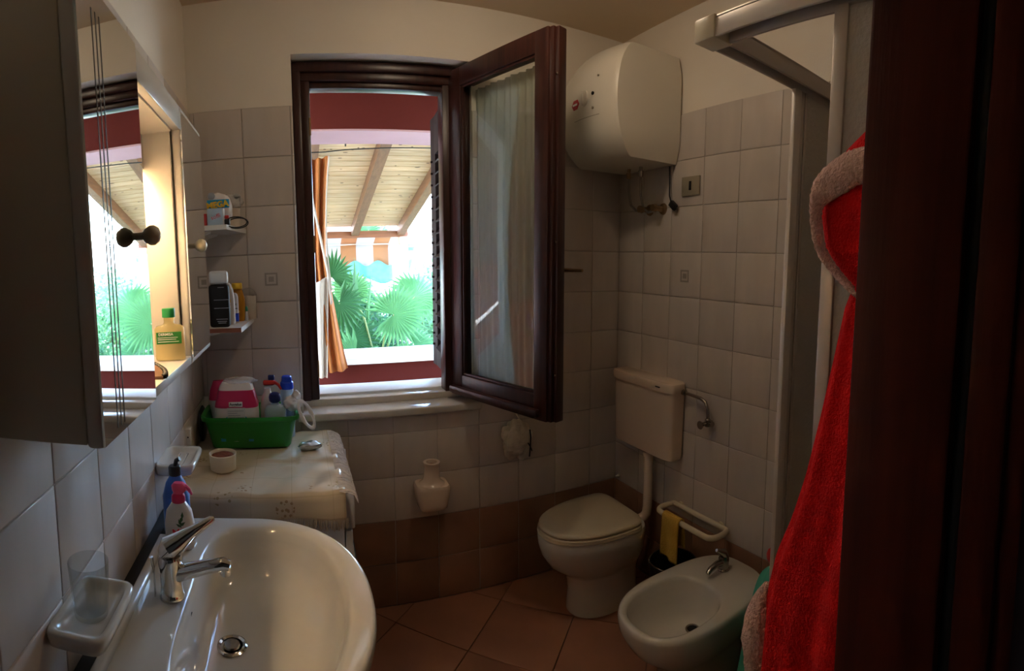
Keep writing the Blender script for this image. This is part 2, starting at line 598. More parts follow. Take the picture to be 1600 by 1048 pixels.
def sell(cx, cy, z, rp, rn, ry, n1=2.2, n2=2.2, N=48):
    """superellipse ring; +x half radius rp exponent n1, -x half radius rn exponent n2"""
    out = []
    for k in range(N):
        t = 2 * PI * k / N
        c, s = math.cos(t), math.sin(t)
        n = n1 if c >= 0 else n2
        r = rp if c >= 0 else rn
        out.append((cx + r * math.copysign(abs(c) ** (2 / n), c), cy + ry * math.copysign(abs(s) ** (2 / n), s), z))
    return out


def text(body, size, origin, right, up, material, parent, bold=0.0, name='lettering', depth=0.0006):
    cu = bpy.data.curves.new('t', 'FONT')
    cu.body = body
    cu.size = size
    cu.align_x = 'CENTER'
    cu.align_y = 'CENTER'
    cu.offset = bold
    cu.extrude = depth / 2
    cu.resolution_u = 3
    ob = bpy.data.objects.new('t', cu)
    col.objects.link(ob)
    dg = bpy.context.evaluated_depsgraph_get()
    me0 = bpy.data.meshes.new_from_object(ob.evaluated_get(dg))
    R, U = Vector(right).normalized(), Vector(up).normalized()
    Nn = R.cross(U)
    mb = MB()
    O = Vector(origin)
    mb.add([(O + R * v.co.x + U * v.co.y + Nn * v.co.z)[:] for v in me0.vertices], [tuple(p.vertices) for p in me0.polygons])
    bpy.data.objects.remove(ob)
    bpy.data.meshes.remove(me0)
    bpy.data.curves.remove(cu)
    return mb.build(name, material, parent, smooth=False)


# ------------------------------------------------------------------ room shell
W, H, TILE = 1.984, 2.635, 0.2
YF = -1.99            # inner face of the door wall
HX0, HX1, HZ0, HZ1 = 0.43, 1.195, 0.90, 2.405     # window recess in the back wall

floor = struct(MB().box(-0.02, W + 0.02, YF - 0.14, 0.02, -0.12, -0.008).build('floor', 'grout_floor', origin=(0, 0, 0), smooth=False))
struct(MB().box(-0.15, W + 0.15, YF - 0.12, 0.3, H, H + 0.1).build('ceiling', 'ceiling_paint', origin=(0, 0, H), smooth=False))
wb = MB()
wb.box(-0.15, HX0, 0.006, 0.30, -0.12, H)
wb.box(HX1, W + 0.15, 0.006, 0.30, -0.12, H)
wb.box(HX0, HX1, 0.006, 0.30, HZ1, H)
wb.box(HX0, HX1, 0.006, 0.30, -0.12, HZ0 - 0.02)
wall_back = struct(wb.build('wall_back', 'plaster', origin=(0, 0, 0), smooth=False))
wall_left = struct(MB().box(-0.15, -0.006, YF - 0.12, 0.006, -0.12, H).build('wall_left', 'plaster', origin=(0, 0, 0), smooth=False))
wall_right = struct(MB().box(W + 0.006, W + 0.15, YF - 0.12, 0.006, -0.12, H).build('wall_right', 'plaster', origin=(0, 0, 0), smooth=False))
DX, DZ = 0.84, 2.16      # right side and head of the doorway
wf = MB()
wf.box(DX, W + 0.006, YF - 0.12, YF, -0.12, H)
wf.box(-0.006, DX, YF - 0.12, YF, DZ, H)
struct(wf.build('wall_front', 'plaster', origin=(0, 0, 0), smooth=False))
# the dark hallway the picture is taken from
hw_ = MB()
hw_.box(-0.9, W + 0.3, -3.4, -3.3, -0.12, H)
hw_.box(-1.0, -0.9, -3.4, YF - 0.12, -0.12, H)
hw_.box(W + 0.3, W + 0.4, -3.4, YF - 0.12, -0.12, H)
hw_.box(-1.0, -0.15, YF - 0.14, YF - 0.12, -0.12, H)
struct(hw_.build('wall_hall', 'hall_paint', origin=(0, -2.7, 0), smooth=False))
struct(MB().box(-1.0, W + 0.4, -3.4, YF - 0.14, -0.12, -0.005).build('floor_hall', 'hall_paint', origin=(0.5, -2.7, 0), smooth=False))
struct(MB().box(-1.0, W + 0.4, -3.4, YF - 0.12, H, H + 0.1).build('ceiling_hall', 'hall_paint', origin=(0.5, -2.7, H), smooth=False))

# tiles: shared meshes, one object each, standing 4 mm proud of the grout
TC = {}


def tile_mesh(axis, a, b, material, thick=0.006, ch=0.0022):
    """rounded-edge tile of a x b, back on the wall plane, face towards the room; axis = plane normal"""
    key = (axis, round(a, 4), round(b, 4), material)
    if key in TC:
        return TC[key]
    def ring(i, h):
        return [(-a / 2 + i, -b / 2 + i, h), (a / 2 - i, -b / 2 + i, h), (a / 2 - i, b / 2 - i, h), (-a / 2 + i, b / 2 - i, h)]
    R = [ring(0, 0), ring(0, thick - ch), ring(ch * 0.4, thick - ch * 0.3), ring(ch * 1.3, thick)]
    mb = MB()
    def mp(p):
        x, y, h = p
        return {'B': (x, -h, y), 'L': (h, x, y), 'R': (-h, x, y), 'F': (x, y, h)}[axis]
    mb.loft([[mp(p) for p in r] for r in R], True, True)
    me = bpy.data.meshes.new('tile')
    me.from_pydata(mb.v, [], mb.f)
    bm = bmesh.new(); bm.from_mesh(me); bmesh.ops.recalc_face_normals(bm, faces=bm.faces[:]); bm.to_mesh(me); bm.free()
    me.materials.append(MATS[material])
    me.shade_smooth()
    me.set_sharp_from_angle(angle=math.radians(50))
    TC[key] = me
    return me


def put_tile(axis, h0, h1, z0, z1, parent, material, plane):
    g = 0.0013
    a, b = h1 - h0 - 2 * g, z1 - z0 - 2 * g
    if a < 0.006 or b < 0.006:
        return
    ob = bpy.data.objects.new('tile', tile_mesh(axis, a, b, material))
    hc, zc = (h0 + h1) / 2, (z0 + z1) / 2
    ob.location = {'B': (hc, plane, zc), 'L': (plane, hc, zc), 'R': (plane, hc, zc)}[axis]
    ob.parent = parent
    col.objects.link(ob)


def grout_field(parent, name, boxes):
    mb = MB()
    for b in boxes:
        mb.box(*b)
    mb.build(name, 'grout', parent, smooth=False)


ROWS = [(k * 0.2, (k + 1) * 0.2) for k in range(11)]
# back wall, joints at 0.019 + 0.2 k
js = [0.0] + [0.019 + 0.2 * k for k in range(0, 10)] + [W]
for z0, z1 in ROWS:
    m = 'tile_brown' if z1 < 0.41 else 'tile'
    for h0, h1 in zip(js[:-1], js[1:]):
        if z1 > HZ0 and h1 > HX0 and h0 < HX1:       # meets the window recess: cut
            if h0 < HX0 - 0.01:
                put_tile('B', h0, HX0, max(z0, HZ0) if z0 < HZ0 else z0, z1, wall_back, m, 0.004)
            if h1 > HX1 + 0.01:
                put_tile('B', HX1, h1, max(z0, HZ0) if z0 < HZ0 else z0, z1, wall_back, m, 0.004)
            if z0 < HZ0 - 0.01:
                put_tile('B', h0, h1, z0, HZ0, wall_back, m, 0.004)
        else:
            put_tile('B', h0, h1, z0, z1, wall_back, m, 0.004)
grout_field(wall_back, 'grout', [(0, HX0, 0.0015, 0.0062, 0, 2.2), (HX1, W, 0.0015, 0.0062, 0, 2.2), (HX0, HX1, 0.0015, 0.0062, 0, HZ0)])
# left wall
jl = [0.0] + [-0.038 - 0.2 * k for k in range(10)] + [YF]
jr = [0.0] + [-0.003 - 0.2 * k for k in range(1, 10)] + [YF]
for z0, z1 in ROWS:
    m = 'tile_brown' if z1 < 0.41 else 'tile'
    for h1, h0 in zip(jl[:-1], jl[1:]):
        put_tile('L', h0, h1, z0, z1, wall_left, m, -0.004)
    for h1, h0 in zip(jr[:-1], jr[1:]):
        put_tile('R', h0, h1, z0, z1, wall_right, m, W + 0.004)
grout_field(wall_left, 'grout', [(-0.0062, -0.0015, YF, 0, 0, 2.2)])
grout_field(wall_right, 'grout', [(W + 0.0015, W + 0.0062, YF, 0, 0, 2.2)])
# little square motif set into two of the tiles
for wall, axis in ((wall_back, 'B'), (wall_right, 'R')):
    mb = MB()
    for r0, r1 in ((0.027, 0.020), (0.011, 0.0)):
        for a0, a1, b0, b1 in ((-r0, r0, r1, r0), (-r0, r0, -r0, -r1), (-r0, -r1, -r1, r1), (r1, r0, -r1, r1)):
            if axis == 'B':
                mb.box(0.314 + a0, 0.314 + a1, -0.0032, -0.001, 1.495 + b0, 1.495 + b1)
            else:
                mb.box(W + 0.001, W - 0.0032, -0.502 + a0, -0.502 + a1, 1.495 + b0, 1.495 + b1)
    mb.build('tile_motif', 'motif', wall, smooth=False)

# floor tiles, laid on the diagonal
ft = tile_mesh('F', 0.342, 0.342, 'tile_floor', 0.008, 0.0025)
S = 0.488


def clip_poly(poly, x0, x1, y0, y1):
    for ax, lim, sg in ((0, x0, 1), (0, x1, -1), (1, y0, 1), (1, y1, -1)):
        out = []
        for i in range(len(poly)):
            a, b = poly[i], poly[(i + 1) % len(poly)]
            da, db = sg * (a[ax] - lim), sg * (b[ax] - lim)
            if da >= 0:
                out.append(a)
            if da * db < 0:
                t = da / (da - db)
                out.append((a[0] + (b[0] - a[0]) * t, a[1] + (b[1] - a[1]) * t))
        poly = out
        if not poly:
            return []
    return poly


for i in range(-6, 9):
    for j in range(-6, 9):
        p_, q_ = 0.68 + S * (i + 0.5), 1.39 + S * (j + 0.5)      # x + y, x - y
        cx, cy = (p_ + q_) / 2, (p_ - q_) / 2
        hd = 0.342 / math.sqrt(2)
        if not (-hd < cx < W + hd and YF - 0.1 - hd < cy < hd):
            continue
        if hd < cx < W - hd and YF - 0.1 + hd < cy < -hd:
            ob = bpy.data.objects.new('tile', ft)
            ob.location = (cx, cy, -0.008)
            ob.rotation_euler = (0, 0, PI / 4)
            ob.parent = floor
            col.objects.link(ob)
        else:
            pl = clip_poly([(cx - hd, cy), (cx, cy - hd), (cx + hd, cy), (cx, cy + hd)], 0.002, W - 0.002, YF - 0.12, -0.002)
            if len(pl) > 2:
                MB().prism(pl, 'z', -0.008, 0.0).build('tile', 'tile_floor', floor, smooth=False)

# ------------------------------------------------------------------ window
win = sempty('window_1', (0.81, 0.1, 0.9))
# sill board with a rounded nose, threshold and outer sill
MB().rbox(0.405, 1.222, -0.035, 0.105, 0.882, 0.916, 0.008, 3).build('window_sill', 'marble', win)
MB().rbox(HX0, HX1, 0.10, 0.165, 0.90, 0.945, 0.006).build('threshold', 'marble', win)
MB().rbox(HX0 - 0.02, HX1 + 0.02, 0.165, 0.345, 0.92, 0.956, 0.006).build('outer_sill', 'white_stone', win)
# frame: stepped profile, two depths
FX0, FX1, FZ0, FZ1 = 0.432, 1.192, 0.945, 2.400


def stile(name, x0, x1, z0, z1, y0, y1, r=0.006):
    return MB().rbox(x0, x1, y0, y1, z0, z1, r).build(name, 'wood_dark', win)


stile('frame_stile', FX0, FX0 + 0.036, FZ0, FZ1, 0.075, 0.155)
stile('frame_stile', FX0 + 0.03, FX0 + 0.074, FZ0, FZ1 - 0.03, 0.095, 0.17)
stile('frame_stile', FX1 - 0.036, FX1, FZ0, FZ1, 0.075, 0.155)
stile('frame_stile', FX1 - 0.104, FX1 - 0.03, FZ0, FZ1 - 0.03, 0.095, 0.17)
stile('frame_head', FX0, FX1, FZ1 - 0.04, FZ1, 0.072, 0.155)
stile('frame_head', FX0 + 0.03, FX1 - 0.03, FZ1 - 0.074, FZ1 - 0.034, 0.09, 0.165)
stile('frame_head', FX0 + 0.06, FX1 - 0.09, FZ1 - 0.10, FZ1 - 0.068, 0.11, 0.175)
for z in (1.05, 1.60, 2.10):
    MB().box(0.500, 0.5075, 0.092, 0.100, z, z + 0.075).build('strike_plate', 'brass', win)
# reveal behind the frame
rv = MB()
rv.box(HX0, 0.452, 0.17, 0.302, 0.95, HZ1); rv.box(1.172, HX1, 0.17, 0.302, 0.95, HZ1); rv.box(HX0, HX1, 0.17, 0.302, 2.345, HZ1)
rv.build('outer_reveal', 'white_wall', win, smooth=False)
# the casement, swung into the room
A2, B2 = Vector((1.145, 0.105)), Vector((1.352, -0.505))
dv = (B2 - A2).normalized()
nv = Vector((dv.y, -dv.x))          # points to the camera side (former outer face)
if nv.x > 0:
    nv = -nv
CW = (B2 - A2).length


def cp(s, t, z):
    q = A2 + dv * s + nv * t
    return (q.x, q.y, z)


def cbar(mb, s0, s1, t0, t1, z0, z1, r=0.005):
    M = Matrix(((dv.x, nv.x, 0, A2.x), (dv.y, nv.y, 0, A2.y), (0, 0, 1, 0), (0, 0, 0, 1)))
    return mb.rbox(s0, s1, t0, t1, z0, z1, r, 2, M)


cas = cbar(MB(), 0.0, 0.085, -0.03, 0.03, 0.935, 2.385).build('casement', 'wood_dark', win)
cbar(MB(), CW - 0.105, CW - 0.035, -0.03, 0.03, 0.935, 2.385).build('stile', 'wood_dark', cas)
cbar(MB(), CW - 0.040, CW - 0.018, -0.034, 0.020, 0.935, 2.385).build('stile', 'wood_dark', cas)
cbar(MB(), CW - 0.022, CW - 0.004, -0.036, 0.006, 0.935, 2.385).build('stile', 'wood_dark', cas)
cbar(MB(), 0.08, CW - 0.10, -0.03, 0.03, 2.305, 2.385).build('top_rail', 'wood_dark', cas)
cbar(MB(), 0.08, CW - 0.10, -0.03, 0.03, 0.935, 1.035).build('bottom_rail', 'wood_dark', cas)
bead = MB()
cbar(bead, 0.085, CW - 0.105, 0.012, 0.024, 1.035, 1.045, 0.003)
cbar(bead, 0.085, CW - 0.105, 0.012, 0.024, 2.295, 2.305, 0.003)
cbar(bead, 0.085, 0.095, 0.012, 0.024, 1.035, 2.305, 0.003)
bead.build('glazing_bead', 'wood_dark', cas)
cbar(MB(), 0.02, CW - 0.06, 0.03, 0.062, 0.950, 0.985, 0.012).build('drip_bar', 'wood_dark', cas)
cbar(MB(), 0.083, CW - 0.103, -0.001, 0.003, 1.03, 2.31, 0.0008).build('glass_pane', 'glass', cas)


def sheer_pt(s, t):
    lean = 0.06 * (1 - t) ** 1.5 * (1 - s)
    w = 0.115 + s * (CW - 0.23) + lean * 0.3
    d = -0.034 - 0.007 * math.sin(s * 62 + 1.5 * math.sin(t * 3)) - 0.004 * math.sin(s * 23 + t * 4)
    return cp(w, d, 1.02 + t * 1.27)


MB().grid(sheer_pt, 90, 14).build('net_curtain', 'sheer', cas, smooth=True, angle=80)
hd_ = MB().tube([cp(CW - 0.05, -0.04, 1.515), cp(CW - 0.05, -0.085, 1.515)], 0.009, 10)
hd_.tube([cp(CW - 0.05, -0.08, 1.515), cp(CW - 0.03, -0.082, 1.515), cp(CW + 0.045, -0.08, 1.515)], [0.009, 0.008, 0.006], 10)
hd_.build('handle', 'brass', cas)
for z in (1.12, 1.62, 2.22):
    MB().lathe([(0.004, -0.003), (0.004, 0.004)], cp(CW - 0.012, 0.008, z), 8, 'y').build('screw', 'chrome_dull', cas)
for z in (1.05, 2.2):
    MB().tube([cp(-0.008, 0.012, z), cp(-0.008, 0.012, z + 0.09)], 0.008, 10).build('hinge', 'brass', win)

# ------------------------------------------------------------------ outside
# louvred shutter leaf
sh = thing('window_shutter', 'dark brown louvred window shutter folded open outside the window', 'shutter', (1.15, 0.4, 0.98))
SA, SB = Vector((1.168, 0.31)), Vector((1.202, 0.64))
sd_ = (SB - SA).normalized(); SL = (SB - SA).length


def sp_(s, z, t=0.0):
    q = SA + sd_ * s
    return (q.x + t, q.y, z)


MB().obox(sp_(0.02, 0.975), sp_(0.02, 2.32), 0.028, 0.04, (0, 1, 0)).build('stile', 'shutter_wood', sh, smooth=False)
MB().obox(sp_(SL - 0.045, 0.975), sp_(SL - 0.045, 2.32), 0.034, 0.09, (0, 1, 0)).build('stile', 'shutter_wood', sh, smooth=False)
MB().obox(sp_(0.03, 1.02), sp_(SL - 0.03, 1.02), 0.028, 0.09).build('bottom_rail', 'shutter_wood', sh, smooth=False)
MB().obox(sp_(0.03, 2.22), sp_(SL - 0.03, 2.22), 0.028, 0.20).build('top_rail', 'shutter_wood', sh, smooth=False)
for k in range(17):
    z = 1.09 + k * 0.0625
    MB().obox(sp_(0.03, z), sp_(SL - 0.08, z), 0.006, 0.052, (0.75, 0, 0.65)).build('slat', 'shutter_wood', sh, smooth=False)
    MB().lathe([(0.006, -0.028), (0.006, 0.0)], sp_(SL - 0.03, z), 8, 'x').build('slat_peg', 'shutter_wood', sh)

# ground, red porch wall with white ledge, beam, pillars
struct(MB().box(-6, 9, 0.3, 4.6, -0.35, -0.15).build('floor_terrace', 'terrace', origin=(1, 2.4, -0.15), smooth=False))
struct(MB().box(-14, 18, 4.6, 16, -0.55, -0.25).build('ground', 'garden_ground', origin=(1, 9, -0.25), smooth=False))
pw = thing('porch_wall', 'dark red painted porch wall with open gap outside the window', 'wall', (1.0, 1.25, -0.15))
MB().box(-2.5, 4.5, 1.10, 1.44, -0.15, 0.905).build('parapet', 'red_paint', pw, smooth=False)
MB().box(-2.5, 4.5, 1.10, 1.46, 2.38, 2.655).build('beam', 'red_paint', pw, smooth=False)
MB().box(-2.5, 4.5, 1.103, 1.459, 2.368, 2.3805).build('lit_beam_soffit', 'pink_house_lit_soffit', pw, smooth=False)  # underside of the red beam, outdoor bounce light painted in as pink
for x0, x1 in ((-2.5, 0.18), (2.9, 4.5)):
    MB().box(x0, x1, 1.102, 1.44, 0.905, 2.368).build('pillar', 'red_paint', pw, smooth=False)
MB().tube([(0.80, 1.455, 2.40), (0.80, 1.462, 2.352)], 0.006, 6).build('hook', 'black', pw)
cable = [(0.2, 1.50, 2.315), (0.66, 1.50, 2.325), (0.8, 1.50, 2.338), (1.1, 1.50, 2.352), (1.5, 1.50, 2.362)]
tag(MB().tube(cable, 0.004, 6).build('cable', 'black', origin=(0.8, 1.5, 2.31)), 'thin black cable slung beneath the porch beam', 'cable')
MB().rbox(-2.5, 4.5, 1.07, 1.48, 0.905, 0.944, 0.006).build('ledge', 'white_stone', pw)
tag(MB().box(-2.5, 4.5, 0.305, 1.46, 2.665, 2.78).build('eave', 'white_wall', smooth=False), 'pale eave slab bridging the house wall and the red porch beam', 'eave')

# pine boarded porch roof, falling away from the house
rf = thing('porch_roof', 'sloping porch roof of pine boards on brown rafters', 'roof', (0.2, 1.5, 2.0))
Y0, Z0, Y1, Z1 = 1.46, 2.655, 4.02, 1.985
npl = 26
for k in range(npl):
    ya = Y0 + (Y1 - Y0) * k / npl
    yb = Y0 + (Y1 - Y0) * (k + 1) / npl - 0.008
    za = Z0 + (Z1 - Z0) * (ya - Y0) / (Y1 - Y0)
    zb = Z0 + (Z1 - Z0) * (yb - Y0) / (Y1 - Y0)
    MB().add([(-2.2, ya, za), (1.82, ya, za), (1.82, yb, zb), (-2.2, yb, zb),
              (-2.2, ya, za + 0.02), (1.82, ya, za + 0.02), (1.82, yb, zb + 0.02), (-2.2, yb, zb + 0.02)],
             [(0, 1, 2, 3), (7, 6, 5, 4), (0, 4, 5, 1), (1, 5, 6, 2), (2, 6, 7, 3), (3, 7, 4, 0)]).build('board', 'pine', rf, smooth=False)
mb = MB()
for k in range(90):
    x, t = RNG.uniform(0.4, 1.8), RNG.uniform(0.03, 0.97)
    y = Y0 + (Y1 - Y0) * t
    z = Z0 + (Z1 - Z0) * t - 0.0008
    a, b = RNG.uniform(0.008, 0.022), RNG.uniform(0.004, 0.008)
    mb.add([(x + a * math.cos(q), y + b * math.sin(q), z - 0.262 * b * math.sin(q)) for q in np.linspace(0, 2 * PI, 8, endpoint=False)], [tuple(range(8))])
kn = mb.build('knots', 'pine_knot', rf, smooth=False)
kn['kind'] = 'stuff'
MB().add([(-2.2, Y0, Z0 + 0.05), (1.82, Y0, Z0 + 0.05), (1.82, Y1, Z1 + 0.05), (-2.2, Y1, Z1 + 0.05),
          (-2.2, Y0, Z0 + 0.09), (1.82, Y0, Z0 + 0.09), (1.82, Y1, Z1 + 0.09), (-2.2, Y1, Z1 + 0.09)],
         [(0, 1, 2, 3), (7, 6, 5, 4), (0, 4, 5, 1), (1, 5, 6, 2), (2, 6, 7, 3), (3, 7, 4, 0)]).build('roof_covering', 'roof_tiles', rf, smooth=False)
for x in (-1.6, -1.05, -0.5, 0.05, 0.60, 1.155, 1.71):
    a, b = (x, Y0 + 0.02, Z0 - 0.062), (x, Y1, Z1 - 0.057)
    MB().obox(a, b, 0.085, 0.11).build('rafter', 'rafter_wood', rf, smooth=False)
MB().box(-2.2, 1.80, 4.02, 4.10, 1.855, 1.935).build('fascia', 'fascia_wood', rf, smooth=False)

# post, awning, teal net
ps = thing('porch_post', 'pale wooden post holding up the porch roof', 'post', (1.75, 4.06, -0.15))
MB().rbox(1.70, 1.80, 4.01, 4.11, -0.15, 1.86, 0.008).build('shaft', 'post_wood', ps)
MB().rbox(1.685, 1.815, 3.995, 4.125, -0.15, -0.03, 0.01).build('foot', 'post_wood', ps)
MB().rbox(1.69, 1.81, 4.0, 4.12, 1.78, 1.855, 0.008).build('collar', 'post_wood', ps)
aw = thing('awning', 'orange and white striped awning with scalloped edge', 'awning', (0.6, 4.4, 1.5))


def aw_pt(s, t):
    x = -1.6 + s * 3.28
    zb = 1.55 + 0.035 * math.cos(x * 2 * PI / 0.30)
    z = 1.79 + (zb - 1.79) * t
    return (x, 4.46 + 0.012 * math.sin(x * 9), z)


MB().grid(aw_pt, 140, 4).build('valance', 'awning', aw, thick=0.003)
MB().grid(lambda s, t: (-1.6 + s * 3.28, 4.12 + 0.34 * t, 1.93 - 0.14 * t), 10, 4).build('canopy', 'awning', aw, thick=0.003)
MB().tube([(-1.6, 4.46, 1.80), (2.0, 4.46, 1.80)], 0.018, 10).build('front_bar', 'white_stone', aw)
nt = thing('shade_net', 'teal shade net hanging below the striped awning', 'net', (0.9, 4.55, 1.3))


def nt_pt(s, t):
    x = -1.4 + s * 3.1
    return (x, 4.55 + 0.03 * math.sin(x * 7), 1.60 - t * (0.24 + 0.05 * math.sin(x * 5) + 0.03 * math.sin(x * 13)))


MB().grid(nt_pt, 60, 5).build('net_sheet', 'net_teal', nt, thick=0.002)
MB().grid(lambda s, t: (1.86 + 0.16 * s * (1 - t * 0.8) + 0.03 * t, 4.5 + 0.02 * math.sin(9 * t), 1.86 - 0.46 * t - 0.03 * (1 - s)), 6, 8).build('net_corner', 'net_teal', nt, thick=0.002)

# orange curtain gathered at the left of the porch opening
cu = thing('porch_curtain', 'orange curtain with pale lining tied at the porch opening', 'curtain', (0.6, 0.98, 0.85))


def cu_pt(s, t):
    # s across, t downward
    l0 = 0.50 + 0.02 * t
    r0 = 0.645 - 0.035 * math.sin(t * PI * 0.9) + 0.095 * max(0, t - 0.45) / 0.55
    x = l0 + (r0 - l0) * s
    return (x, 1.0 + 0.025 * math.sin(s * 19 + t * 2) + 0.012 * math.sin(s * 7), 2.20 - 1.30 * t - 0.02 * math.sin(s * 3))


MB().grid(cu_pt, 46, 26).build('panel', 'curtain_orange', cu, thick=0.003, angle=80)


def li_pt(s, t):
    x = 0.505 + 0.03 * t + (0.115 - 0.055 * t) * s
    return (x, 0.955 + 0.018 * math.sin(s * 9 + t) + 0.03 * t, 1.42 - 0.57 * t + 0.06 * s * (1 - t))


MB().grid(li_pt, 20, 14).build('lining', 'lining', cu, thick=0.003, angle=80)


def hem_pt(s, t):
    a = Vector((0.515, 0.95, 2.02)); b = Vector((0.61, 0.965, 1.50)); c = Vector((0.628, 0.97, 1.30))
    q = a.lerp(b, t / 0.7) if t < 0.7 else b.lerp(c, (t - 0.7) / 0.3)
    return (q.x + 0.012 * s, q.y - 0.004 * s, q.z + 0.012 * s)


MB().grid(hem_pt, 2, 16).build('hem', 'lining', cu, thick=0.003)
MB().grid(lambda s, t: (0.642 - 0.03 * math.sin(t * PI * 0.9) + 0.009 * s, 0.965, 2.19 - 0.8 * t), 2, 12).build('hem', 'lining', cu, thick=0.003)


# ---- plants
def fan_leaf(mb, c, normal, upv, R, n=30, spread=300, droop=0.15):
    """fan palm leaf: n narrow folded blades round a hub"""
    c, N = Vector(c), Vector(normal).normalized()
    U = Vector(upv); U = (U - N * U.dot(N)).normalized()
    S_ = N.cross(U)
    for k in range(n):
        q = math.radians(-spread / 2 + spread * k / (n - 1))
        d = (U * math.cos(q) + S_ * math.sin(q))
        r = R * (0.88 + 0.12 * math.cos(q * 0.9)) * random.uniform(0.92, 1.05)
        wd = R * math.radians(spread) / n * 0.36
        side = N.cross(d)
        p1 = c + d * r * 0.55 - N * droop * R * 0.15
        p2 = c + d * r - N * droop * R * 0.8 + Vector((0, 0, -0.10 * R * random.random()))
        mb.add([c, p1 + side * wd + N * 0.006, p1 - N * 0.012, p1 - side * wd + N * 0.006, p2],
               [(0, 1, 2), (0, 2, 3), (1, 4, 2), (2, 4, 3)])


def palm(label, root, leaves, matname='palm_green', th=0.6):
    t = thing('fan_palm', label, 'palm', root, 'palms in the garden beyond the porch')
    MB().tube([root, (root[0] + 0.02, root[1], root[2] + th * 0.6), (root[0], root[1] + 0.03, root[2] + th)], [0.09, 0.075, 0.05], 10).build('trunk', 'stem', t)
    crown = Vector((root[0], root[1] + 0.03, root[2] + th - 0.02))
    for c, nrm, up, R, n in leaves:
        lm = MB(); fan_leaf(lm, c, nrm, up, R, n)
        lf = lm.build('leaf', matname, t, smooth=False)
        c = Vector(c)
        mid = (crown + c) / 2 + Vector((0, 0, 0.12))
        MB().tube([crown, mid, c], [0.014, 0.011, 0.007], 6).build('leaf_stalk', 'stem', lf)
    return t


palm('fan palm with a wide pale leaf beside the porch post', (1.25, 3.05, -0.15),
     [((1.40, 2.95, 1.03), (-0.25, -1, 0.25), (0.9, 0, 0.15), 0.40, 34),
      ((1.02, 3.3, 1.27), (-0.1, -1, 0.5), (-0.3, 0, 1), 0.30, 28),
      ((1.70, 3.3, 1.18), (0.2, -1, 0.6), (1, 0, 0.5), 0.42, 30),
      ((0.98, 2.8, 0.62), (0.1, -1, 0.2), (-0.6, 0, -1), 0.40, 28),
      ((1.62, 3.0, 0.70), (0.3, -1, 0.5), (1, 0, -0.6), 0.34, 28)])
palm('fan palm with spiky dark leaf next to the orange curtain', (0.70, 3.3, -0.15),
     [((0.80, 3.2, 1.42), (0.3, -1, 0.2), (-0.3, 0, 1), 0.34, 30),
      ((0.86, 3.0, 1.16), (0.2, -1, 0.1), (0.2, 0, -1), 0.36, 26),
      ((0.98, 3.1, 0.78), (0.2, -1, 0.3), (0.5, 0, -0.8), 0.42, 28)], 'palm_dark')
palm('tall fan palm rising above the porch roof edge', (1.52, 6.05, -0.25),
     [((1.60, 5.9, 2.06), (0, -1, 0.25), (0, 0, 1), 0.26, 22), ((1.80, 6.0, 1.98), (0.4, -1, 0.3), (0.6, 0, 1), 0.28, 22)], 'palm_dark', 1.9)
# upright sword leaves
sw = thing('sword_leaf_plant', 'plant with upright yellow green sword leaves', 'plant', (1.08, 3.25, -0.15))
for x, dx, h, w in ((1.05, 0.0, 1.62, 0.045), (1.10, 0.13, 1.50, 0.02), (1.0, -0.06, 1.25, 0.03), (1.13, 0.05, 1.2, 0.025)):
    MB().add([(x, 3.25, -0.15), (x + dx * 0.6 - w, 3.24, h * 0.7), (x + dx * 0.6, 3.26, h * 0.7), (x + dx * 0.6 + w, 3.24, h * 0.7), (x + dx, 3.23, h)],
             [(0, 1, 2), (0, 2, 3), (1, 4, 2), (2, 4, 3)]).build('leaf', 'bush_light', sw, smooth=False)


def bush(label, c, r, n, size, matname, name='garden_shrub'):
    t = thing(name, label, 'shrub', (c[0], c[1], -0.25), 'shrubs in the garden')
    d = RNG.normal(size=(n, 3)); d /= np.linalg.norm(d, axis=1)[:, None]
    rad = RNG.uniform(0.55, 1.05, n)[:, None]
    lump = 1 + 0.18 * np.sin(d[:, :1] * 7 + c[0]) * np.sin(d[:, 2:] * 6 + c[1])
    P = np.array(c) + d * rad * np.array(r) * lump
    P = P[P[:, 2] > -0.2]
    n = len(P)
    a = RNG.normal(size=(n, 3)); a /= np.linalg.norm(a, axis=1)[:, None]
    b = np.cross(a, RNG.normal(size=(n, 3))); b /= np.linalg.norm(b, axis=1)[:, None]
    s = RNG.uniform(0.6, 1.2, n)[:, None] * size
    V = np.stack([P - a * s, P + b * s * 0.42, P + a * s, P - b * s * 0.42], 1).reshape(-1, 3)
    mb = MB()
    mb.v = [tuple(p) for p in V.tolist()]
    mb.f = [(4 * i, 4 * i + 1, 4 * i + 2, 4 * i + 3) for i in range(n)]
    f = mb.build('foliage', matname, t, smooth=False)
    f['kind'] = 'stuff'
    for k in range(4):
        q = 2 * PI * k / 4
        MB().tube([(c[0], c[1], -0.25), (c[0] + 0.2 * r[0] * math.cos(q), c[1] + 0.2 * r[1] * math.sin(q), c[2] * 0.6),
                   (c[0] + 0.6 * r[0] * math.cos(q), c[1] + 0.6 * r[1] * math.sin(q), c[2] + 0.3 * r[2])], [0.03, 0.02, 0.008], 6).build('stem', 'stem', t)


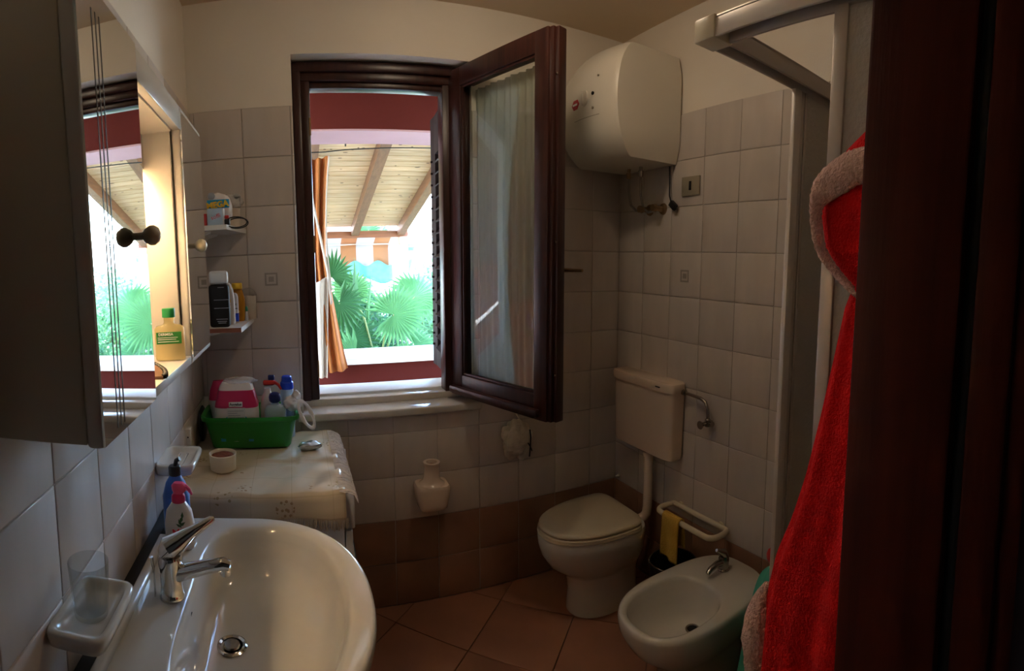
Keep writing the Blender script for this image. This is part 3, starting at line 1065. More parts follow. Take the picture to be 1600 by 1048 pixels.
bush('low dark green shrub under the palm leaves behind the white ledge', (1.15, 3.75, 0.35), (0.60, 0.33, 0.62), 3200, 0.055, 'bush_green')
bush('light green shrub behind the white post', (2.42, 4.95, 0.60), (0.48, 0.42, 0.85), 3800, 0.05, 'bush_light')
bush('feathery green shrub left of the post under the teal net', (1.25, 5.25, 0.60), (0.46, 0.45, 0.78), 3800, 0.05, 'bush_green')
bush('green shrub in the far corner of the garden by the white wall', (0.55, 6.5, 0.6), (0.60, 0.5, 0.85), 2600, 0.06, 'bush_light')
bush('tall leafy shrub beyond the torn corner of the net', (3.0, 6.4, 0.75), (0.62, 0.55, 0.95), 3200, 0.06, 'bush_light')
bush('rounded shrub at the foot of the white garden wall', (1.80, 6.9, 0.35), (0.55, 0.5, 0.65), 2200, 0.06, 'bush_green')
bush('broad low shrub on the sunny side of the garden', (3.6, 5.1, 0.35), (0.55, 0.45, 0.6), 2400, 0.055, 'bush_green')
bush('dark leafy shrub filling the gap behind the sword leaves', (0.30, 5.1, 0.45), (0.38, 0.40, 0.75), 2600, 0.055, 'bush_green')
bush('pale small leaved shrub at the porch corner right of the post', (2.55, 3.75, 0.35), (0.42, 0.40, 0.75), 2600, 0.045, 'bush_light')
gw = thing('garden_wall', 'white sunlit wall behind the garden shrubs', 'wall', (2, 8.5, -0.3))
MB().box(-8, 12, 8.4, 8.6, -0.3, 2.15).build('wall_panel', 'white_wall', gw, smooth=False)
MB().box(-8, 12, 8.36, 8.64, 2.15, 2.22).build('coping', 'white_stone', gw, smooth=False)
rh = thing('far_house', 'pink house with red roof far behind the garden', 'house', (-1.5, 13, -0.3))
MB().box(-5.5, 3.0, 12, 15, -0.3, 2.75).build('wall_panel', 'pink_house_lit_soffit', rh, smooth=False)
MB().prism([(-6, 2.75), (3.4, 2.75), (2.2, 3.7), (-4.8, 3.7)], 'y', 11.6, 15.3).build('roof', 'roof_tiles', rh, smooth=False)

# ------------------------------------------------------------------ doorway at the right
dr = sempty('door_1', (0.85, -2.05, 0))
MB().rbox(0.800, 0.842, -2.088, YF - 0.004, 0.0, 2.13, 0.004).build('jamb', 'wood_door', dr)
MB().rbox(0.812, 0.842, -2.100, -2.086, 0.0, 2.13, 0.002).build('seal_groove', 'black', dr)
MB().rbox(0.806, 0.842, -2.132, -2.098, 0.0, 2.13, 0.004).build('door_stop', 'wood_door', dr)
MB().rbox(0.812, 0.95, -2.150, -2.130, 0.0, 2.20, 0.005).build('casing', 'wood_door', dr)
MB().rbox(0.838, 0.90, YF - 0.002, YF + 0.010, 0.0, 2.20, 0.004).build('casing', 'wood_door', dr)
MB().rbox(0.0, 0.842, -2.11, YF - 0.004, 2.12, 2.16, 0.004).build('head_jamb', 'wood_door', dr)

# ------------------------------------------------------------------ mirror cabinet on the left wall
mc = thing('mirror_cabinet', 'white bathroom wall cabinet with two mirrored doors and lit open niche', 'cabinet', (0.085, -1.19, 1.335))
CX, CZ0, CZ1 = 0.145, 1.335, 1.915
YN, YA, YB_, YE = -1.615, -1.375, -1.030, -0.770     # near end, niche near, niche far, far end
for y in (YN, YA, YB_ - 0.016, YE - 0.016):
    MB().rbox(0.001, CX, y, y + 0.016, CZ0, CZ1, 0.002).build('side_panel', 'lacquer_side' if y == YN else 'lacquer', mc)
MB().box(0.001, 0.009, YN + 0.016, YE - 0.016, CZ0 + 0.016, CZ1 - 0.016).build('back_panel', 'lacquer', mc, smooth=False)
for y0, y1 in ((YN + 0.016, YA), (YA + 0.016, YB_ - 0.016), (YB_, YE - 0.016)):
    x1 = CX if y0 != YA + 0.016 else 0.168
    xt = CX if y0 != YA + 0.016 else 0.149
    MB().rbox(0.001, x1, y0, y1, CZ0, CZ0 + 0.018, 0.002).build('bottom_panel', 'lacquer', mc)
    MB().rbox(0.001, xt, y0, y1, CZ1 - 0.018, CZ1, 0.002).build('top_panel', 'lacquer', mc)
MB().rbox(0.150, 0.168, YA + 0.002, YB_ - 0.002, 1.862, CZ1, 0.002).build('header', 'lacquer', mc)
MB().box(0.009, 0.150, YA + 0.016, YB_ - 0.016, 1.858, 1.864).build('niche_ceiling', 'lacquer', mc, smooth=False)
MB().box(0.072, 0.082, YA + 0.016, YB_ - 0.016, 1.782, 1.858).build('valance', 'lacquer', mc, smooth=False)
lamp = MB().tube([(0.038, YA + 0.05, 1.835), (0.038, YB_ - 0.05, 1.835)], 0.013, 12).build('lamp_tube', 'tube_lit', mc)
for y in (YA + 0.036, YB_ - 0.036):
    MB().rbox(0.02, 0.056, y - 0.014, y + 0.014, 1.82, 1.858, 0.003).build('lamp_holder', 'white_plastic', lamp)
for y0, y1, ky, near in ((YN - 0.004, YA + 0.004, YA - 0.045, True), (YB_ - 0.004, YE, YB_ + 0.05, False)):
    d = MB().rbox(CX + 0.001, 0.168, y0, y1, CZ0 - 0.003, CZ1 + 0.003, 0.006, 3).build('door', 'lacquer', mc)
    MB().box(0.1675, 0.1705, y0 + 0.002, y1 - (0.001 if near else 0.014), CZ0 + (0 if near else 0.012), CZ1 - (0 if near else 0.012)).build('mirror', 'mirror', d, smooth=False)
    kb = MB().lathe([(0.006, 0.0), (0.006, 0.008), (0.011, 0.012), (0.0155, 0.020), (0.0155, 0.026), (0.011, 0.033), (0.004, 0.036)], (0.1705, ky, 1.605), 18, 'x')
    kb.build('knob', 'cream_plastic', d)
    if near:
        for gy in (y0 + 0.052, y0 + 0.066, y0 + 0.080):
            MB().box(0.1704, 0.1709, gy - 0.0016, gy + 0.0016, CZ0 + 0.01, CZ1 - 0.03).build('groove', 'mirror_groove', d, smooth=False)

# sanitiser bottle and comb standing in the niche
NZ = CZ0 + 0.018
sb = thing('hand_gel_bottle', 'flat clear bottle of yellowish gel with green cap and label', 'bottle', (0.135, -1.09, NZ))
BM = Matrix.Translation((0.132, -1.095, NZ)) @ Matrix.Rotation(math.radians(12), 4, 'Z')
bm_ = MB()
rings = []
for z, hw2, hd2, n2 in ((0.001, 0.030, 0.013, 4), (0.004, 0.033, 0.015, 4), (0.070, 0.033, 0.015, 4), (0.076, 0.029, 0.013, 3.4), (0.080, 0.014, 0.011, 2.2), (0.084, 0.0115, 0.0115, 2), (0.096, 0.0115, 0.0115, 2)):
    rings.append([(BM @ Vector(p))[:] for p in sell(0, 0, z, hw2, hw2, hd2, n2, n2, 40)])
bm_.loft(rings).build('flask', 'gold_liquid', sb)
MB().loft([[(BM @ Vector(p))[:] for p in sell(0, 0, z, r, r, r, 2, 2, 24)] for z, r in ((0.095, 0.0145), (0.113, 0.0145), (0.115, 0.0135))]).build('cap', 'green_cap', sb)
lb = MB().rbox(-0.029, 0.026, -0.0163, -0.0155, 0.038, 0.064, 0.0003, 1, BM).build('label', 'green_label', sb)
rgt, upv_ = BM.to_3x3() @ Vector((1, 0, 0)), Vector((0, 0, 1))
text('DERMISA', 0.008, (BM @ Vector((-0.008, -0.0168, 0.059)))[:], rgt, upv_, 'print_white', lb, 0.0002)
for k, (z, w) in enumerate(((0.052, 0.022), (0.048, 0.020), (0.043, 0.023))):
    MB().rbox(-0.026, -0.026 + 2 * w, -0.0168, -0.0163, z - 0.0006, z + 0.0006, 0.0001, 1, BM).build('print_line', 'print_white', lb)
cb = thing('hair_comb', 'brown comb with scalloped dark edge lying in the lit niche', 'comb', (0.13, -1.25, NZ))
pts = [(0.085, -1.310), (0.165, -1.300)]
for k in range(9):
    t = k / 8
    pts.append((0.163 - 0.05 * t ** 1.6, -1.285 + 0.115 * t))
pts.append((0.095, -1.19))
MB().prism(pts, 'z', NZ + 0.0005, NZ + 0.006).build('body', 'brown_comb', cb)
sc_e = MB()
for k in range(11):
    t = k / 10
    sc_e.lathe([(0.0055, 0), (0.0055, 0.007), (0.003, 0.009)], (0.1655 - 0.05 * t ** 1.6, -1.290 + 0.118 * t, NZ + 0.0005), 8)
sc_e.build('scalloped_edge', 'black', cb)

# ------------------------------------------------------------------ two shelves in the corner
for z, xr, yf, nm in ((1.318, 0.215, -0.36, 'lower'), (1.690, 0.172, -0.30, 'upper')):
    s_ = thing('wall_shelf', 'white shelf board with brown front edge holding shampoo bottles' if nm == 'lower' else 'small white shelf board holding a box and bags, above the shampoo shelf',
               'shelf', (0.1, -0.18, z - 0.03), 'shelves in the corner by the window')
    poly = [(0.001, -0.001), (xr + (0.02 if nm == 'lower' else 0.045), -0.001), (xr, yf), (0.001, yf)]
    MB().prism(poly, 'z', z, z + 0.018).build('board', 'lacquer', s_, smooth=False)
    MB().box(0.001, xr - 0.001, yf - 0.0015, yf - 0.0002, z + 0.0008, z + 0.0172).build('front_edge', 'edge_brown' if nm == 'lower' else 'lacquer', s_, smooth=False)
    MB().prism([(0.001, z - 0.03), (0.001, z - 0.0005), (xr * 0.62, z - 0.0005), (xr * 0.60, z - 0.008), (0.03, z - 0.03)], 'y', yf + 0.05, yf + 0.062).build('bracket', 'white_plastic', s_, smooth=False)
    MB().prism([(0.001, z - 0.03), (0.001, z - 0.0005), (xr * 0.62, z - 0.0005), (xr * 0.60, z - 0.008), (0.03, z - 0.03)], 'y', -0.062, -0.05).build('bracket', 'white_plastic', s_, smooth=False)

ZL, ZU = 1.3362, 1.7082
# lower shelf
b = thing('shampoo_bottle', 'tall black shampoo bottle with pale grey cap', 'bottle', (0.138, -0.315, ZL), 'bottles on the lower corner shelf')
MB().rbox(0.098, 0.172, -0.335, -0.295, ZL, ZL + 0.155, 0.010, 3).build('body', 'black_bottle', b)
MB().rbox(0.100, 0.170, -0.333, -0.297, ZL + 0.1555, ZL + 0.205, 0.012, 3).build('cap', 'grey_white', b)
for z, w in ((0.145, 0.012), (0.03, 0.022), (0.022, 0.018), (0.016, 0.015), (0.10, 0.028), (0.07, 0.028)):
    MB().box(0.145 - w, 0.145 + w * 0.9, -0.3356, -0.3351, ZL + z - 0.0011, ZL + z + 0.0011).build('print_line', 'print_grey', b, smooth=False)
b = thing('lotion_bottle', 'white lotion bottle with yellow flower print behind the black bottle', 'bottle', (0.162, -0.24, ZL), 'bottles on the lower corner shelf')
MB().loft([sell(0.158, -0.24, ZL + z, a, a, c_, 2.4, 2.4, 32) for z, a, c_ in ((0.0, 0.022, 0.015), (0.01, 0.025, 0.017), (0.10, 0.024, 0.017), (0.13, 0.020, 0.015), (0.152, 0.012, 0.010), (0.158, 0.005, 0.005))]).build('body', 'grey_white', b)
for z, s2, m_ in ((0.135, 0.006, 'yellow_print'), (0.09, 0.009, 'yellow_print'), (0.075, 0.007, 'amber'), (0.035, 0.004, 'brown_comb'), (0.02, 0.004, 'brown_comb')):
    MB().ball((0.160, -0.2565, ZL + z), s2, 10, 6, (1, 0.18, 1.3)).build('flower_print', m_, b)
b = thing('cream_tube', 'small white bottle with blue base between lotion and honey bottle', 'bottle', (0.182, -0.19, ZL), 'bottles on the lower corner shelf')
MB().loft([sell(0.174, -0.19, ZL + z, a, a, 0.013, 3, 3, 28) for z, a in ((0.0, 0.014), (0.004, 0.016), (0.10, 0.016), (0.112, 0.013), (0.116, 0.008))]).build('body', 'grey_white', b)
MB().loft([sell(0.174, -0.19, ZL + z, 0.0166, 0.0166, 0.0136, 3, 3, 28) for z in (0.006, 0.038)]).build('blue_band', 'blue_plastic', b)
MB().box(0.161, 0.187, -0.2046, -0.2036, ZL + 0.055, ZL + 0.058).build('print_line', 'print_dark', b, smooth=False)
text('COR', 0.011, (0.174, -0.2047, ZL + 0.072), (1, 0, 0), (0, 0, 1), 'print_dark', b)
b = thing('amber_shampoo', 'amber yellow shampoo bottle with matching cap', 'bottle', (0.198, -0.12, ZL), 'bottles on the lower corner shelf')
MB().loft([sell(0.181, -0.125, ZL + z, a, a, a * 0.7, 2.3, 2.3, 32) for z, a in ((0.0, 0.024), (0.008, 0.028), (0.04, 0.031), (0.09, 0.029), (0.122, 0.021), (0.128, 0.017))]).build('body', 'amber', b)
MB().lathe([(0.021, 0.1285), (0.022, 0.131), (0.021, 0.150), (0.019, 0.1525)], (0.180, -0.125, ZL), 24).build('cap', 'yellow_print', b)
MB().box(0.172, 0.190, -0.1478, -0.1468, ZL + 0.035, ZL + 0.043).build('label', 'yellow_print', b, smooth=False)
b = thing('eye_drops', 'tiny bottle with teal cap in front of the paper roll', 'bottle', (0.222, -0.105, ZL), 'bottles on the lower corner shelf')
MB().lathe([(0.006, 0), (0.007, 0.002), (0.007, 0.036), (0.004, 0.039)], (0.2150, -0.128, ZL), 14).build('body', 'grey_white', b)
MB().lathe([(0.006, 0.0392), (0.0065, 0.041), (0.005, 0.054), (0.003, 0.058)], (0.2150, -0.128, ZL), 14).build('cap', 'teal_plastic', b)
b = thing('paper_roll', 'beige toilet paper roll standing at the end of the shelf', 'toilet roll', (0.205, -0.05, ZL))
MB().lathe([(0.012, 0.096), (0.012, 0.0), (0.028, 0.0), (0.030, 0.003), (0.030, 0.093), (0.028, 0.096)], (0.2185, -0.045, ZL), 32, cap0=False, cap1=False).build('paper', 'tissue', b)
MB().lathe([(0.0118, 0.0), (0.0118, 0.0965), (0.0105, 0.0965), (0.0105, 0.0)], (0.2185, -0.045, ZL), 24, cap0=False, cap1=False).build('core', 'bowl_cream', b)


def blob(mb, c, r, amp=0.12, n=28, m=18, seed=0, flat=(1, 1, 1), freq=5.0):
    """crumpled bag: a sphere with ridged creases"""
    rr = random.Random(seed)
    ph = [(rr.uniform(0, 6.3), Vector((rr.gauss(0, 1), rr.gauss(0, 1), rr.gauss(0, 1))).normalized(), rr.uniform(0.6, 1.6) * freq) for _ in range(9)]
    rings = []
    for i in range(1, m):
        t = PI * i / m
        ring = []
        for k in range(n):
            q = 2 * PI * k / n
            d = Vector((math.sin(t) * math.cos(q), math.sin(t) * math.sin(q), -math.cos(t)))
            s = 1 + amp * sum(abs(math.sin(p + f * d.dot(v))) - 0.6 for p, v, f in ph) / 3
            ring.append((c[0] + d.x * r[0] * s * flat[0], c[1] + d.y * r[1] * s * flat[1], c[2] + d.z * r[2] * s * flat[2]))
        rings.append(ring)
    return mb.loft(rings)


def ground(mb, z):
    mb.v = [(x, y, max(w, z)) for x, y, w in mb.v]
    return mb


wrap = MB()
wrap.loft([[(0.2185 + (0.0325 + 0.003 * math.sin(5 * q + z * 90)) * (s_) * math.cos(q), -0.047 + (0.0325 + 0.003 * math.sin(4 * q + z * 70)) * s_ * math.sin(q), ZL + 0.001 + z)
            for q in (2 * PI * k / 30 for k in range(30))] for z, s_ in ((0.0, 1), (0.05, 1), (0.1, 1), (0.118, 0.75), (0.128, 0.3))], False, True)
wrap.build('torn_wrapper', 'film', b)

# upper shelf
b = thing('pill_box', 'pale blue carton with slanting red writing on the upper shelf', 'box', (0.125, -0.25, ZU))
MB().rbox(0.100, 0.158, -0.285, -0.245, ZU, ZU + 0.062, 0.002).build('carton', 'light_blue', b)
MB().rbox(0.1575, 0.1605, -0.284, -0.246, ZU + 0.0005, ZU + 0.061, 0.0005, 1).build('side_flap', 'grey_white', b)
text('soffi', 0.022, (0.132, -0.2854, ZU + 0.031), (1, 0, 0.28), (-0.28, 0, 1), 'print_red', b)
b = tag(MB().rbox(0.086, 0.098, -0.28, -0.25, ZU, ZU + 0.045, 0.002).build('red_tube', 'red_plastic'), 'thin red pack beside the pale blue carton', 'box')
b = thing('snack_bag', 'crinkled white bag with large yellow letters on teal', 'bag', (0.10, -0.18, ZU))
ground(blob(MB(), (0.135, -0.19, ZU + 0.066), (0.050, 0.035, 0.062), 0.10, 30, 18, 3), ZU).build('bag', 'bag_white', b)
MB().rbox(0.095, 0.179, -0.243, -0.238, ZU + 0.066, ZU + 0.098, 0.002).build('teal_print', 'cyan_print', b)
text('MEGA', 0.031, (0.135, -0.2445, ZU + 0.078), (1, 0, 0.10), (-0.1, 0, 1), 'yellow_print', b, 0.0015)
MB().ball((0.112, -0.236, ZU + 0.113), 0.014, 14, 8, (1, 0.2, 1)).build('round_print', 'print_grey', b)
b = thing('white_cup', 'white plastic cup on the upper shelf beneath a clear bag', 'cup', (0.175, -0.09, ZU))
MB().lathe([(0.026, 0.0), (0.030, 0.004), (0.033, 0.078), (0.0345, 0.081), (0.032, 0.08), (0.0285, 0.006)], (0.168, -0.055, ZU), 28).build('body', 'tissue', b)
b = thing('clear_bag', 'crumpled clear plastic bag with grey print on top of the cup', 'bag', (0.14, -0.07, ZU + 0.082))
ground(blob(MB(), (0.165, -0.058, ZU + 0.108), (0.050, 0.036, 0.032), 0.22, 30, 16, 11), ZU + 0.082).build('film', 'bag_clear', b)
for k in range(6):
    MB().box(0.2045, 0.2075, -0.093, -0.090, ZU + 0.085 + 0.006 * k, ZU + 0.088 + 0.006 * k).build('edge_print', 'print_dark', b, smooth=False)
blob(MB(), (0.190, -0.075, ZU + 0.128), (0.017, 0.012, 0.010), 0.25, 16, 10, 5).build('grey_print', 'print_grey', b)
b = thing('charger_cable', 'coiled black charger cable hanging over the edge of the upper shelf', 'cable', (0.175, -0.2, ZU - 0.01))
lp = []
for k in range(64):
    q = 2 * PI * k / 26 + 0.4
    lp.append((0.208 + 0.040 * math.cos(q) - 0.004 * (k // 26), -0.255 + 0.012 * math.sin(q * 0.5), ZU + 0.006 + 0.019 * math.sin(q) + 0.0025 * (k // 26)))
MB().tube(lp, 0.0022, 8).build('cord', 'black', b)
MB().rbox(0.161, 0.181, -0.268, -0.245, ZU + 0.001, ZU + 0.022, 0.003).build('plug', 'black', b)
MB().rbox(0.162, 0.178, -0.266, -0.25, ZU + 0.0225, ZU + 0.036, 0.003).build('red_end', 'red_plastic', b)

# ------------------------------------------------------------------ washing machine, cloth, things on it
wm = thing('washing_machine', 'white front loading washing machine half covered by a cloth', 'washing machine', (0.28, -0.38, 0))
MB().rbox(0.012, 0.535, -0.672, -0.072, 0.012, 0.852, 0.006).build('casing', 'machine_white', wm)
MB().rbox(0.537, 0.568, -0.670, -0.074, 0.735, 0.848, 0.005).build('control_panel', 'machine_white', wm)
MB().rbox(0.537, 0.560, -0.670, -0.074, 0.03, 0.730, 0.004).build('front_panel', 'machine_white', wm)
dd = MB().lathe([(0.155, 0.0), (0.165, 0.010), (0.160, 0.022), (0.125, 0.026)], (0.5605, -0.372, 0.42), 40, 'x').build('door', 'grey_white', wm)
MB().lathe([(0.120, 0.0), (0.120, 0.004), (0.05, 0.014)], (0.5868, -0.372, 0.42), 36, 'x').build('door_window', 'black', dd)
MB().lathe([(0.024, 0), (0.022, 0.018)], (0.5685, -0.20, 0.795), 20, 'x').build('dial', 'grey_white', wm)
for x in (0.06, 0.49):
    for y in (-0.62, -0.12):
        MB().lathe([(0.022, 0), (0.022, 0.012)], (x, y, 0), 14).build('foot', 'black', wm)

tc_ = thing('tablecloth', 'cream flowered oilcloth with white fringe over the washing machine', 'tablecloth', (0.28, -0.38, 0.853))


def wr(x, y):
    return 0.0035 * (math.sin(x * 31 + y * 17) * math.sin(y * 23 - x * 9) + 0.6 * math.sin(x * 57 - y * 41)) + 0.0045


def cl_pt(s, t):
    x = 0.004 + 0.536 * s
    L = 0.60 + 0.072
    d = L * t
    top_end = 0.596
    if d < top_end:
        y = -0.076 - d
        z = 0.8545 + wr(x, y) * (0.25 if (x < 0.4 and y > -0.45) else 1.0) * (0.3 if 0.02 > s else 1)
        # a fold ridge across the middle
        z += 0.006 * math.exp(-((y + 0.37 + 0.03 * s) / 0.012) ** 2) * (1 if s > 0.45 else 0.0)
    else:
        e = d - top_end
        wv = 0.5 + 0.5 * math.sin(x * 26 + 1)
        y = -0.676 - 0.006 - 0.012 * wv * min(1, e / 0.05)
        z = 0.852 - e * (0.9 + 0.1 * wv)
    return (x, y, z)


MB().grid(cl_pt, 60, 70).build('cloth', 'oilcloth', tc_, thick=0.0012, angle=80)
fr_ = MB()
for k in range(95):                        # hanging fringe along the drop
    x = 0.30 + 0.245 * k / 94
    wv = 0.5 + 0.5 * math.sin(x * 26 + 1)
    y0 = -0.684 - 0.012 * wv
    L = random.uniform(0.026, 0.036)
    zt = 0.852 - 0.075 * (0.9 + 0.1 * wv) + 0.004
    fr_.tube([(x, y0, zt), (x + random.uniform(-.003, .003), y0 - 0.003, zt - L * 0.5), (x + random.uniform(-.005, .005), y0 - 0.002, zt - L)], 0.0011, 4)
f1 = fr_.build('front_fringe', 'lining', tc_)
f1['kind'] = 'stuff'
fr_ = MB()
for k in range(150):                       # fringe falling over the right edge
    y = -0.09 - 0.59 * k / 149 + random.uniform(-0.002, 0.002)
    a = random.uniform(0.022, 0.034)
    z0 = 0.858
    fr_.tube([(0.522, y, z0 + 0.004), (0.545, y - 0.004, z0 + random.uniform(0.001, 0.006)), (0.552 + a * 0.6, y - random.uniform(0.0, 0.012), z0 - 0.010),
              (0.556 + a * 0.72, y - random.uniform(0.0, 0.016), z0 - a)], 0.0014, 4)
f2 = fr_.build('side_fringe', 'bag_white', tc_)
f2['kind'] = 'stuff'

ZC = 0.862
gb = thing('green_basket', 'bright green plastic storage basket on the washing machine', 'basket', (0.22, -0.19, ZC))
gx, gy = 0.222, -0.195


def rr(hx, hy, z, n=7):
    return sell(gx, gy, z, hx, hx, hy, n, n, 56)


MB().loft([rr(0.148, 0.072, ZC), rr(0.152, 0.076, ZC + 0.004), rr(0.176, 0.100, ZC + 0.108), rr(0.188, 0.112, ZC + 0.112), rr(0.190, 0.114, ZC + 0.128),
           rr(0.186, 0.110, ZC + 0.129), rr(0.174, 0.098, ZC + 0.122), rr(0.150, 0.074, ZC + 0.008)]).build('tub', 'green_plastic', gb)

b = thing('diaper_packet', 'pink white and blue plastic packet standing in the green basket', 'packet', (0.17, -0.235, ZC + 0.01))
rng = [(0.0, 0.078, 0.045), (0.02, 0.084, 0.052), (0.15, 0.084, 0.052), (0.19, 0.074, 0.044), (0.225, 0.064, 0.030), (0.238, 0.055, 0.018)]
MB().loft([sell(0.170, -0.225, ZC + 0.01 + z, a, a, c_, 4, 4, 44) for z, a, c_ in rng]).build('pack', 'packet_white', b)
for z0, z1, hw2, m_, nm in ((0.150, 0.212, 0.050, 'magenta', 'pink_print'),):
    mbp = MB()
    mbp.loft([sell(0.170, -0.225, ZC + 0.01 + z, a, a, c_, 4, 4, 44) for z, a, c_ in ((0.148, 0.0845, 0.0525), (0.16, 0.0826, 0.0515), (0.19, 0.0748, 0.0448), (0.212, 0.0692, 0.0372))], False, False)
    mbp.build(nm, m_, b)
arc = MB()
for k in range(24):
    q0, q1 = PI * k / 24, PI * (k + 1) / 24
    P = [(0.172 + 0.062 * math.cos(q), -0.2785, ZC + 0.075 + 0.062 * math.sin(q)) for q in (q0, q1)] + [(0.172 + 0.044 * math.cos(q), -0.2785, ZC + 0.075 + 0.044 * math.sin(q)) for q in (q1, q0)]
    arc.add(P, [(0, 1, 2, 3)])
arc.box(0.110, 0.128, -0.2790, -0.2780, ZC + 0.03, ZC + 0.076); arc.box(0.216, 0.234, -0.2790, -0.2780, ZC + 0.03, ZC + 0.076)
arc.build('blue_arch', 'cyan_print', b, smooth=False)
MB().box(0.138, 0.206, -0.2792, -0.2781, ZC + 0.09, ZC + 0.160).build('info_panel', 'grey_white', b, smooth=False)
for k in range(7):
    MB().box(0.141, 0.200 - 0.012 * (k % 3), -0.2797, -0.2793, ZC + 0.096 + 0.0085 * k, ZC + 0.0985 + 0.0085 * k).build('print_line', 'print_grey', b, smooth=False)
MB().rbox(0.145, 0.197, -0.2800, -0.2782, ZC + 0.164, ZC + 0.183, 0.0008, 1).build('name_panel', 'print_white', b)
text('Angelus', 0.0145, (0.171, -0.2806, ZC + 0.174), (1, 0, 0), (0, 0, 1), 'print_dark', b, 0.0003)
blob(MB(), (0.185, -0.225, ZC + 0.253), (0.062, 0.022, 0.016), 0.2, 30, 12, 21).build('crumpled_top', 'bag_clear', b)
b = thing('wipes_packet', 'second soft packet with dark pink top leaning in the green basket', 'packet', (0.085, -0.2, ZC + 0.02))
MB().loft([sell(0.100 + 0.02 * z, -0.142, ZC + 0.01 + z, a, a, c_, 3, 3, 36) for z, a, c_ in ((0.0, 0.030, 0.018), (0.14, 0.055, 0.024), (0.19, 0.050, 0.022), (0.225, 0.036, 0.012))]).build('pack', 'packet_white', b)
MB().loft([sell(0.100 + 0.02 * z, -0.142, ZC + 0.01 + z, a, a, c_, 3, 3, 36) for z, a, c_ in ((0.150, 0.0556, 0.0246), (0.19, 0.0506, 0.0226), (0.227, 0.037, 0.0126))]).build('pink_top', 'magenta', b)
b = thing('spray_cleaner', 'white spray bottle with red trigger and navy top in the green basket', 'spray bottle', (0.28, -0.20, ZC + 0.01))
MB().loft([sell(0.288, -0.180, ZC + 0.01 + z, a, a, c_, 2.6, 2.6, 32) for z, a, c_ in ((0.0, 0.030, 0.022), (0.13, 0.032, 0.022), (0.17, 0.022, 0.018), (0.185, 0.014, 0.014), (0.20, 0.013, 0.013))]).build('body', 'grey_white', b)
MB().loft([[(p[0] + 0.018 * (1 - abs(w)) * 0, p[1], p[2]) for p in sell(0.288 + 0.012 * k, -0.180, ZC + 0.222 - 0.010 * max(0, k - 1), 0.012, 0.012, 0.010, 3, 3, 16)] for k, w in ((0, 0), (1, 0))]).build('neck', 'navy_plastic', b)
MB().rbox(0.272, 0.318, -0.190, -0.170, ZC + 0.222, ZC + 0.242, 0.006, 3).build('trigger_head', 'red_plastic', b)
MB().tube([(0.312, -0.18, ZC + 0.236), (0.332, -0.182, ZC + 0.222), (0.342, -0.184, ZC + 0.204)], [0.008, 0.006, 0.004], 8).build('trigger', 'red_plastic', b)
MB().rbox(0.292, 0.318, -0.189, -0.171, ZC + 0.2425, ZC + 0.262, 0.004).build('cap', 'navy_plastic', b)
b = thing('air_freshener', 'white spray can with bright blue cap in the green basket', 'spray can', (0.36, -0.17, ZC + 0.01))
MB().lathe([(0.024, 0.0), (0.026, 0.003), (0.026, 0.185), (0.024, 0.192)], (0.365, -0.165, ZC + 0.01), 24).build('can', 'light_blue', b)
MB().lathe([(0.026, 0.1925), (0.027, 0.195), (0.026, 0.218), (0.022, 0.222), (0.020, 0.240), (0.016, 0.244)], (0.365, -0.165, ZC + 0.01), 24).build('cap', 'blue_plastic', b)
b = thing('clear_bottle', 'squat clear bottle with navy round cap in the green basket', 'bottle', (0.315, -0.24, ZC + 0.01))
MB().loft([sell(0.318, -0.235, ZC + 0.01 + z, a, a, c_, 3, 3, 32) for z, a, c_ in ((0.0, 0.040, 0.022), (0.125, 0.042, 0.022), (0.142, 0.034, 0.02), (0.150, 0.016, 0.014), (0.158, 0.014, 0.014))]).build('body', 'light_blue', b)
MB().lathe([(0.018, 0.1585), (0.0225, 0.164), (0.0235, 0.178), (0.020, 0.190), (0.010, 0.196)], (0.318, -0.235, ZC + 0.01), 24).build('cap', 'navy_plastic', b)
b = thing('knotted_bag', 'white plastic carrier bag knotted over the rim of the green basket', 'bag', (0.40, -0.2, ZC + 0.1))
blob(MB(), (0.386, -0.222, ZC + 0.158), (0.034, 0.026, 0.028), 0.25, 30, 16, 8).build('bag', 'bag_white', b)
blob(MB(), (0.400, -0.225, ZC + 0.182), (0.017, 0.013, 0.024), 0.3, 20, 12, 9).build('knot', 'bag_white', b)
h_ = []
for k in range(26):
    q = 2 * PI * k / 26
    h_.append(Vector((0.437 + 0.024 * math.cos(q) + 0.016 * math.sin(q) * -1, -0.262 + 0.01 * math.cos(q), ZC + 0.122 + 0.052 * math.sin(q) - 0.012 * math.cos(q))))
cc = sum(h_, Vector()) / len(h_)
hb = MB()
rings = []
for i, p in enumerate(h_):
    t_ = (h_[(i + 1) % 26] - h_[i - 1]).normalized()
    o_ = (p - cc).normalized()
    y_ = t_.cross(o_)
    rings.append([p + o_ * 0.009 * math.cos(q) + y_ * 0.004 * math.sin(q) for q in (2 * PI * k / 8 for k in range(8))])
rings.append(rings[0])
hb.loft(rings, False, False).build('handle_loop', 'bag_white', b)
b = tag(ground(blob(MB(), (0.445, -0.305, ZC + 0.015), (0.042, 0.026, 0.016), 0.28, 22, 12, 14), ZC).build('foil_packet', 'foil'), 'crushed silver foil packet on the oilcloth beside the basket', 'packet')
b = thing('pet_bowl', 'small cream bowl with brown granules on the oilcloth', 'bowl', (0.142, -0.475, ZC))
MB().lathe([(0.040, 0.0), (0.044, 0.003), (0.046, 0.050), (0.048, 0.056), (0.046, 0.058), (0.042, 0.054), (0.040, 0.045)], (0.142, -0.475, ZC), 32).build('dish', 'bowl_cream', b)
ground(blob(MB(), (0.142, -0.475, ZC + 0.046), (0.039, 0.039, 0.009), 0.12, 26, 12, 31), ZC + 0.0455).build('granules', 'granules', b)
